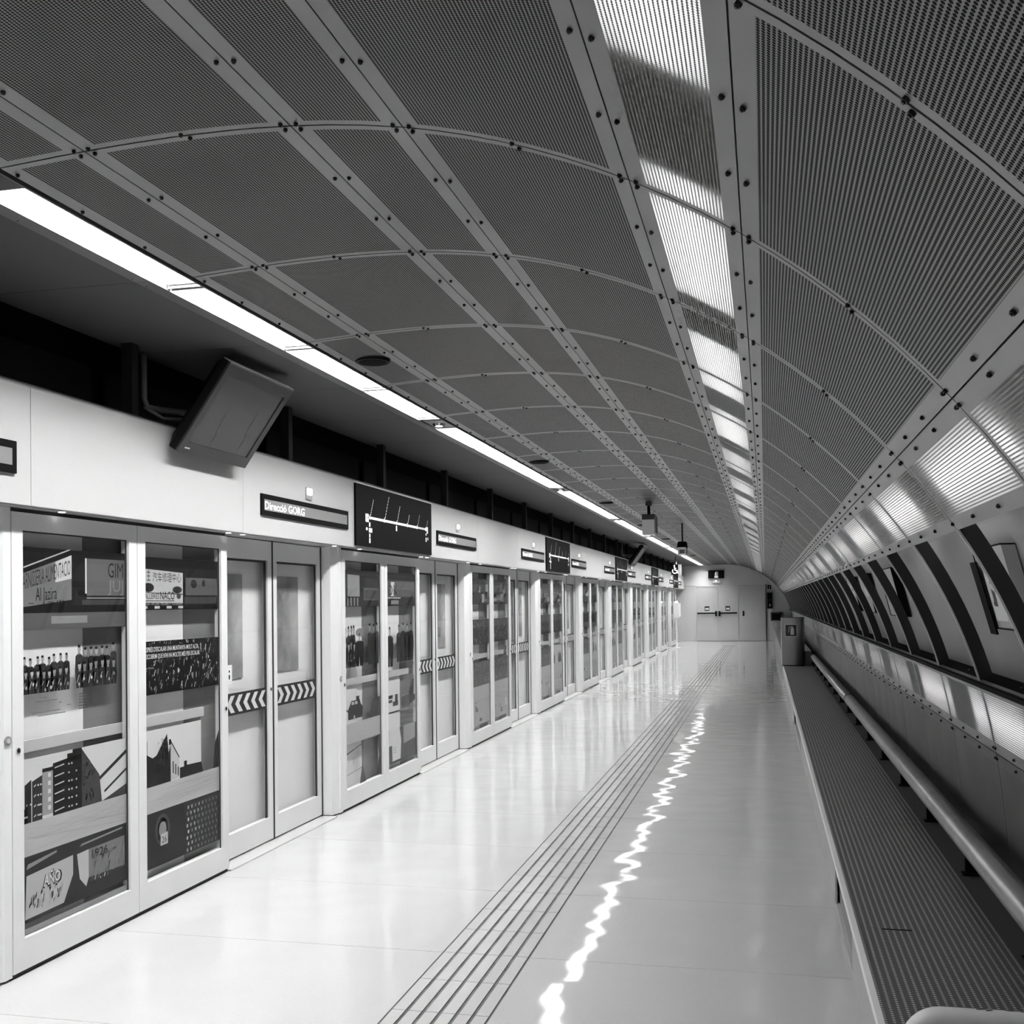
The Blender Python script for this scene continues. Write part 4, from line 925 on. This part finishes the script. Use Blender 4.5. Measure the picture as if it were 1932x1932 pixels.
# ================================================================== CEILING-HUNG THINGS
def monitor(y, lab, pipes=True):
    t = thing('hanging_monitor', (-2.85, y, 2.6415), lab, 'monitor', 'hanging monitors over the fascia')
    tl = R_(35.2); w, h = 0.77, 0.551
    ha = Vector((math.sin(tl), 0, math.cos(tl))); na = Vector((math.cos(tl), 0, -math.sin(tl))); wa = Vector((0, 1, 0))
    def P(a, b_, c): return tuple(wa*a + ha*b_ + na*c)
    def slab(mb, a0, a1, b0, b1, c0, c1, mi=0, tp=0.0):
        n = len(mb.v); mb.v += [P(a, b_, c0) for a, b_ in ((a0+tp, b0+tp), (a1-tp, b0+tp), (a1-tp, b1-tp), (a0+tp, b1-tp))] + [P(a, b_, c1) for a, b_ in ((a0, b0), (a1, b0), (a1, b1), (a0, b1))]
        for q in ((3, 2, 1, 0), (4, 5, 6, 7), (0, 1, 5, 4), (1, 2, 6, 5), (2, 3, 7, 6), (3, 0, 4, 7)): mb.f.append(tuple(n+i for i in q)); mb.m.append(mi)
    c = MB(); slab(c, -w/2, w/2, -h/2, h/2, -0.055, -0.012); slab(c, -w/2, w/2, -h/2, h/2, -0.10, -0.055, 0, 0.05)
    c.build('casing', mat('monitor_black', 0.006, 0.5, spec=0.1), t)
    fr = MB(); bz = 0.065
    slab(fr, -w/2, w/2, -h/2, -h/2+bz, -0.012, 0); slab(fr, -w/2, w/2, h/2-bz, h/2, -0.012, 0); slab(fr, -w/2, -w/2+bz*0.8, -h/2+bz, h/2-bz, -0.012, 0); slab(fr, w/2-bz*0.8, w/2, -h/2+bz, h/2-bz, -0.012, 0)
    fr.build('bezel', mat('bezel_grey', 0.03, 0.4), t)
    sc = MB(); slab(sc, -w/2+bz*0.8, w/2-bz*0.8, -h/2+bz, h/2-bz, -0.012, -0.006); sc.build('screen', M_screen, t)
    tp = MB(); slab(tp, -w/2, w/2, h/2, h/2+0.003, -0.05, 0.0); tp.build('top_cover', mat('monitor_top', 0.5, 0.3), t)
    tp = MB(); tp.quad(P(-w/2, h/2-0.006, 0.001), P(w/2, h/2-0.006, 0.001), P(w/2, h/2+0.004, -0.012), P(-w/2, h/2+0.004, -0.012)); tp.quad(P(-w/2, h/2+0.004, -0.012), P(w/2, h/2+0.004, -0.012), P(w/2, h/2-0.006, -0.02), P(-w/2, h/2-0.006, -0.02)); tp.build('top_bevel', mat('bevel_highlight', 0.9, 0.3), t)  # near-white strip paints the highlight along the top front edge
    lg = MB(); slab(lg, -w/2+0.05, -w/2+0.10, -h/2+0.028, -h/2+0.036, 0, 0.001); lg.build('maker_mark', gray(0.8), t)
    ck = MB()
    for (qa, qb, seed) in ((-0.10, -0.21, 1), (0.19, -0.17, 2)):
        pts = [(qa, qb)]; rnd = random.Random(seed)
        for i in range(7): pts.append((pts[-1][0]-0.015+0.03*rnd.random()-0.006, pts[-1][1]+0.03))
        for u_, v_ in zip(pts, pts[1:]): slab(ck, min(u_[0], v_[0])-0.001, max(u_[0], v_[0])+0.001, u_[1], v_[1], -0.006, -0.0055)
    ck.build('screen_crack', mat('crack_dark', 0.03, 0.5), t)
    br = MB(); L = (-0.36, -0.385, 0)
    br.tube([(-0.35, -0.385, 0.30), (-0.35, -0.385, 0.06), (-0.345, -0.36, 0.02), (-0.32, -0.27, 0.02), (-0.20, -0.10, 0.02), (-0.09, -0.03, 0.02)], 0.017, 10); br.tube([(-0.35, -0.385, 0.02), (-0.30, -0.28, -0.03), (-0.18, -0.10, -0.02), (-0.08, 0.0, 0.0)], 0.011, 8)
    br.build('bracket_pipe', mat('pipe_grey', 0.2, 0.4, metal=0.4), t, smooth=True)
monitor(5.526, 'large black monitor hanging tilted under the soffit over the nearest screen doors')
monitor(25.3, 'far black monitor seen edge-on hanging below the fluorescent line')
for i in range(7):
    y = 5.69+4.55*i
    t = thing('ceiling_loudspeaker', (-2.115, y, 2.955), 'round black loudspeaker grille set in the ceiling, %s from the camera' % ORD[i], 'loudspeaker', 'round ceiling loudspeakers')
    MB().cyl((0, 0, 0.012), (0, 0, -0.008), 0.10, 32, r1=0.094).build('rim', mat('speaker_rim', 0.012, 0.6, spec=0.1), t); MB().cyl((0, 0, -0.007), (0, 0, -0.010), 0.078, 28).build('grille', mat('grille_black', 0.005, 0.8, spec=0.05), t)
t = thing('ceiling_box', (-1.56, 15.0, 2.52), 'white fronted box hanging from the ceiling on a dark stem, larger of the two', 'ceiling box')
MB().box(-0.085, 0.085, 0, 0.30, 0, 0.205).build('body', mat('box_pale', 0.8, 0.4), t); MB().prism([(-0.087, 0.205), (0.087, 0.205), (0.087, 0.28), (-0.087, 0.28)], 'y', -0.003, 0.31).build('top_cap', M_dark, t)
MB().box(0.085, 0.10, 0.0, 0.30, 0.02, 0.26).build('side_cover', mat('box_side', 0.2, 0.5), t); MB().cyl((0.0, 0.1, 0.28), (0.0, 0.1, 0.455), 0.022, 12).build('stem', M_black, t); MB().box(-0.04, 0.04, 0.05, 0.15, 0.40, 0.455).build('ceiling_plate', M_dark, t)
t = thing('ceiling_box', (-1.42, 19.3, 2.415), 'small box with dark square window hanging from the ceiling nearer the end wall', 'ceiling box')
MB().box(-0.072, 0.072, 0, 0.35, 0, 0.125).build('body', mat('box_pale', 0.8, 0.4), t); MB().prism([(-0.085, 0.125), (0.085, 0.125), (0.07, 0.225), (-0.07, 0.225)], 'y', 0, 0.36).build('top_cap', M_black, t)
MB().box(-0.045, 0.05, -0.004, 0.0, 0.015, 0.085).build('window', mat('box_window', 0.12, 0.2), t); MB().cyl((0, 0.15, 0.225), (0, 0.15, 0.56), 0.016, 10).build('stem', M_dark, t)
# wheelchair sign
t = thing('wheelchair_sign', (-2.60, 33.0, 2.376), 'black hanging sign with white wheelchair symbol near the end of the platform', 'sign')
MB().box(-0.155, 0.055, 0.0, 0.05, 0, 0.315).build('plate', M_black, t); MB().box(0.055, 0.135, 0.0, 0.05, 0.0, 0.315).build('side_plate', mat('sign_grey', 0.3, 0.4), t); MB().box(0.135, 0.155, 0.0, 0.05, 0.0, 0.315).build('edge', gray(0.5), t)
MB().cyl((-0.03, 0.025, 0.315), (-0.03, 0.025, 0.57), 0.014, 10).build('rod', M_dark, t); MB().cyl((0.0, 0.02, 0.31), (0.0, 0.02, 0.42), 0.02, 10, r1=0.006).build('cone', gray(0.85), t)
p = Print(M_FRONT, 0.002, 0.001); SW = mat('sign_white', 0.9, 0.4, emit=0.5)
for i in range(18):
    a, b_ = math.pi*(0.75+1.35*i/18), math.pi*(0.75+1.35*(i+1)/18); p.add([(-0.045+0.085*math.cos(a), 0.115+0.085*math.sin(a)), (-0.045+0.085*math.cos(b_), 0.115+0.085*math.sin(b_)), (-0.045+0.055*math.cos(b_), 0.115+0.055*math.sin(b_)), (-0.045+0.055*math.cos(a), 0.115+0.055*math.sin(a))], SW, 2)
p.ell(-0.06, 0.275, 0.026, 0.026, SW, 2); p.line((-0.06, 0.25), (-0.035, 0.13), 0.034, SW, 2); p.line((-0.05, 0.20), (0.0, 0.195), 0.024, SW, 3); p.line((-0.035, 0.14), (0.02, 0.135), 0.030, SW, 3); p.line((0.015, 0.14), (0.05, 0.04), 0.028, SW, 2)
p.build('wheelchair_symbol', t)
# call point totem
t = thing('call_point_totem', (-2.93, 36.95, 0), 'white intercom panel on a slim post beside the last screen doors', 'intercom')
MB().cyl((0, 0, 0.01), (0, 0, 1.05), 0.035, 16).build('post', mat('totem_white', 0.75, 0.35), t); MB().cyl((0, 0, 0), (0, 0, 0.015), 0.13, 20).build('foot', mat('totem_white', 0.75, 0.35), t)
MB().box(-0.10, 0.10, -0.06, 0.05, 1.02, 1.52).build('panel', mat('totem_panel', 0.7, 0.4), t); MB().box(0.10, 0.14, -0.05, 0.04, 1.06, 1.50).build('side_panel', mat('totem_side', 0.85, 0.3), t)
MB().cyl((0, 0, 1.52), (0, 0, 1.58), 0.06, 16, r1=0.04).build('lamp', M_spot, t); MB().box(-0.07, 0.02, -0.03, 0.03, 1.58, 1.61).build('lamp_cap', M_dark, t)

# ================================================================== END WALL
b = MB(); b.box(-3.6, 1.25, Y1, Y1+0.2, -0.06, 3.4); wb = b.build('wall_back', M_endwall); tag(wb, 'grey end wall closing the platform under the vault', kind='structure')
b = MB(); b.box(-3.6, 1.25, Y0-0.15, Y0, -0.06, 3.4); wf = b.build('wall_front', mat('rear_wall', 0.45, 0.6)); tag(wf, 'plain wall behind the camera', kind='structure')
MB().box(-3.2, 0.2, -0.012, 0.0, 2.152, 2.16).build('seam_line', mat('seam_dark', 0.12, 0.6), wb, loc=(0, Y1, 0))
def end_door(n, x0, x1, lab, bar):
    b = MB(); b.box(x0+0.006, x1-0.006, Y1-0.03, Y1, 0.012, 2.13); d = b.build('door_%d' % n, M_enddoor); tag(d, lab, kind='structure')
    if bar:
        xa, xb = bar; MB().cyl((xa, Y1-0.10, 1.09), (xb, Y1-0.10, 1.09), 0.028, 12).build('push_bar', M_black, d)
        xe = xb if n == 1 else xa; MB().box(xe-0.035, xe+0.035, Y1-0.12, Y1-0.03, 0.97, 1.17).build('bar_latch', M_black, d)
        xo = xa if n == 1 else xb; MB().box(xo-0.02, xo+0.02, Y1-0.12, Y1-0.03, 1.06, 1.12).build('bar_end', M_black, d)
        xm = -2.205 if n == 1 else -1.413; p = Print(M_FRONT, -Y1+0.032, 0.002); p.rect(xm-0.09, xm+0.09, 1.18, 1.36, 0.02, 1); p.ell(xm-0.035, 1.26, 0.03, 0.045, 0.9, 2); p.ell(xm+0.035, 1.26, 0.03, 0.045, 0.9, 2); p.rect(xm-0.065, xm+0.065, 1.22, 1.25, 0.9, 2); p.add([(xm-0.02, 1.2), (xm+0.02, 1.2), (xm, 1.25)], 0.02, 3); p.build('pictogram', d)
    else:
        MB().box(x0+0.13, x0+0.19, Y1-0.06, Y1-0.03, 0.97, 1.17).build('handle', M_black, d)
end_door(1, -2.611, -1.777, 'left grey leaf of the end wall double door with black push bar', (-2.56, -1.86))
end_door(2, -1.777, -1.0, 'right grey leaf of the end wall double door with black push bar', (-1.73, -1.08))
end_door(3, -0.98, 0.022, 'plain grey end wall door with a black handle', None)
tr = MB().box(-2.66, -2.611, Y1-0.05, Y1, 0, 2.18).box(-2.611, -0.99, Y1-0.05, Y1, 2.13, 2.18).box(0.022, 0.06, Y1-0.04, Y1, 0, 2.18, 1).build('trim_1', [M_endwall, M_dark]); tag(tr, 'frame around the end wall doors', kind='structure')
t = thing('exit_sign', (-1.836, Y1, 2.597), 'black exit sign with running figure on the end wall above the doors', 'sign')
MB().box(-0.307, 0.307, -0.10, -0.04, -0.155, 0.155).build('case', M_black, t); MB().box(-0.03, 0.03, -0.04, 0, -0.05, 0.05).build('mount', M_dark, t)
p = Print(M_FRONT, 0.1005, 0.001); p.rect(-0.06, 0.075, -0.13, -0.075, SW, 2); p.ell(0.0, 0.085, 0.022, 0.022, SW, 2); p.line((0.0, 0.06), (-0.01, -0.01), 0.04, SW, 2); p.line((-0.01, -0.01), (0.04, -0.06), 0.022, SW, 3); p.line((-0.01, -0.01), (-0.05, -0.06), 0.022, SW, 3); p.line((-0.0, 0.05), (-0.055, 0.02), 0.018, SW, 3); p.line((0.06, 0.10), (0.06, -0.07), 0.01, SW, 2); p.build('running_figure', t)
t = thing('emergency_light', (-1.825, Y1, 2.31), 'small pale emergency light under the exit sign', 'light')
MB().prism([(0, -0.06), (-0.09, -0.04), (-0.10, 0.03), (0, 0.055)], 'x', -0.13, 0.13).build('cover', mat('emergency_pale', 0.6, 0.35), t); MB().box(-0.16, -0.05, -0.06, 0, -0.075, -0.055).build('shelf', mat('emergency_dark', 0.2, 0.5), t); MB().cyl((-0.02, -0.09, 0.03), (-0.02, -0.11, 0.03), 0.025, 12).build('lamp', M_spot, t)
t = thing('hose_cabinet', (0.18, Y1, 1.24), 'tall black fire hose cabinet beside the end wall doors', 'cabinet')
MB().box(-0.115, 0.115, -0.12, 0, 0, 0.635).build('case', M_dark, t); MB().box(-0.09, 0.09, -0.126, -0.12, 0.03, 0.33).build('lower_door', M_black, t); MB().box(-0.09, 0.09, -0.126, -0.12, 0.35, 0.605).build('upper_door', M_black, t); MB().box(-0.02, 0.02, -0.13, -0.126, 0.10, 0.18).build('mark', gray(0.6), t)
b = MB(); b.box(0.105, 0.118, -0.13, -0.12, 0, 0.635); b.box(-0.118, -0.105, -0.13, -0.12, 0, 0.635); b.build('edge_strips', gray(0.3), t)
t = thing('extinguisher_plate', (0.17, Y1, 2.005), 'small black pictogram plate above the hose cabinet', 'sign')
MB().box(-0.07, 0.07, -0.02, 0, 0, 0.145).build('plate', M_black, t); MB().box(-0.012, 0.018, -0.023, -0.02, 0.03, 0.115).build('symbol', gray(0.7), t)
t = thing('wall_cabinet', (0.44, Y1, 0.78), 'wide low black cabinet on the end wall behind the steel extinguisher cabinet', 'cabinet')
MB().box(-0.235, 0.235, -0.12, 0, 0, 0.33).build('case', M_dark, t); MB().box(-0.19, 0.19, -0.127, -0.12, 0.04, 0.29).build('door', M_black, t); MB().box(0.17, 0.185, -0.132, -0.127, 0.05, 0.28).build('handle_strip', gray(0.5), t)
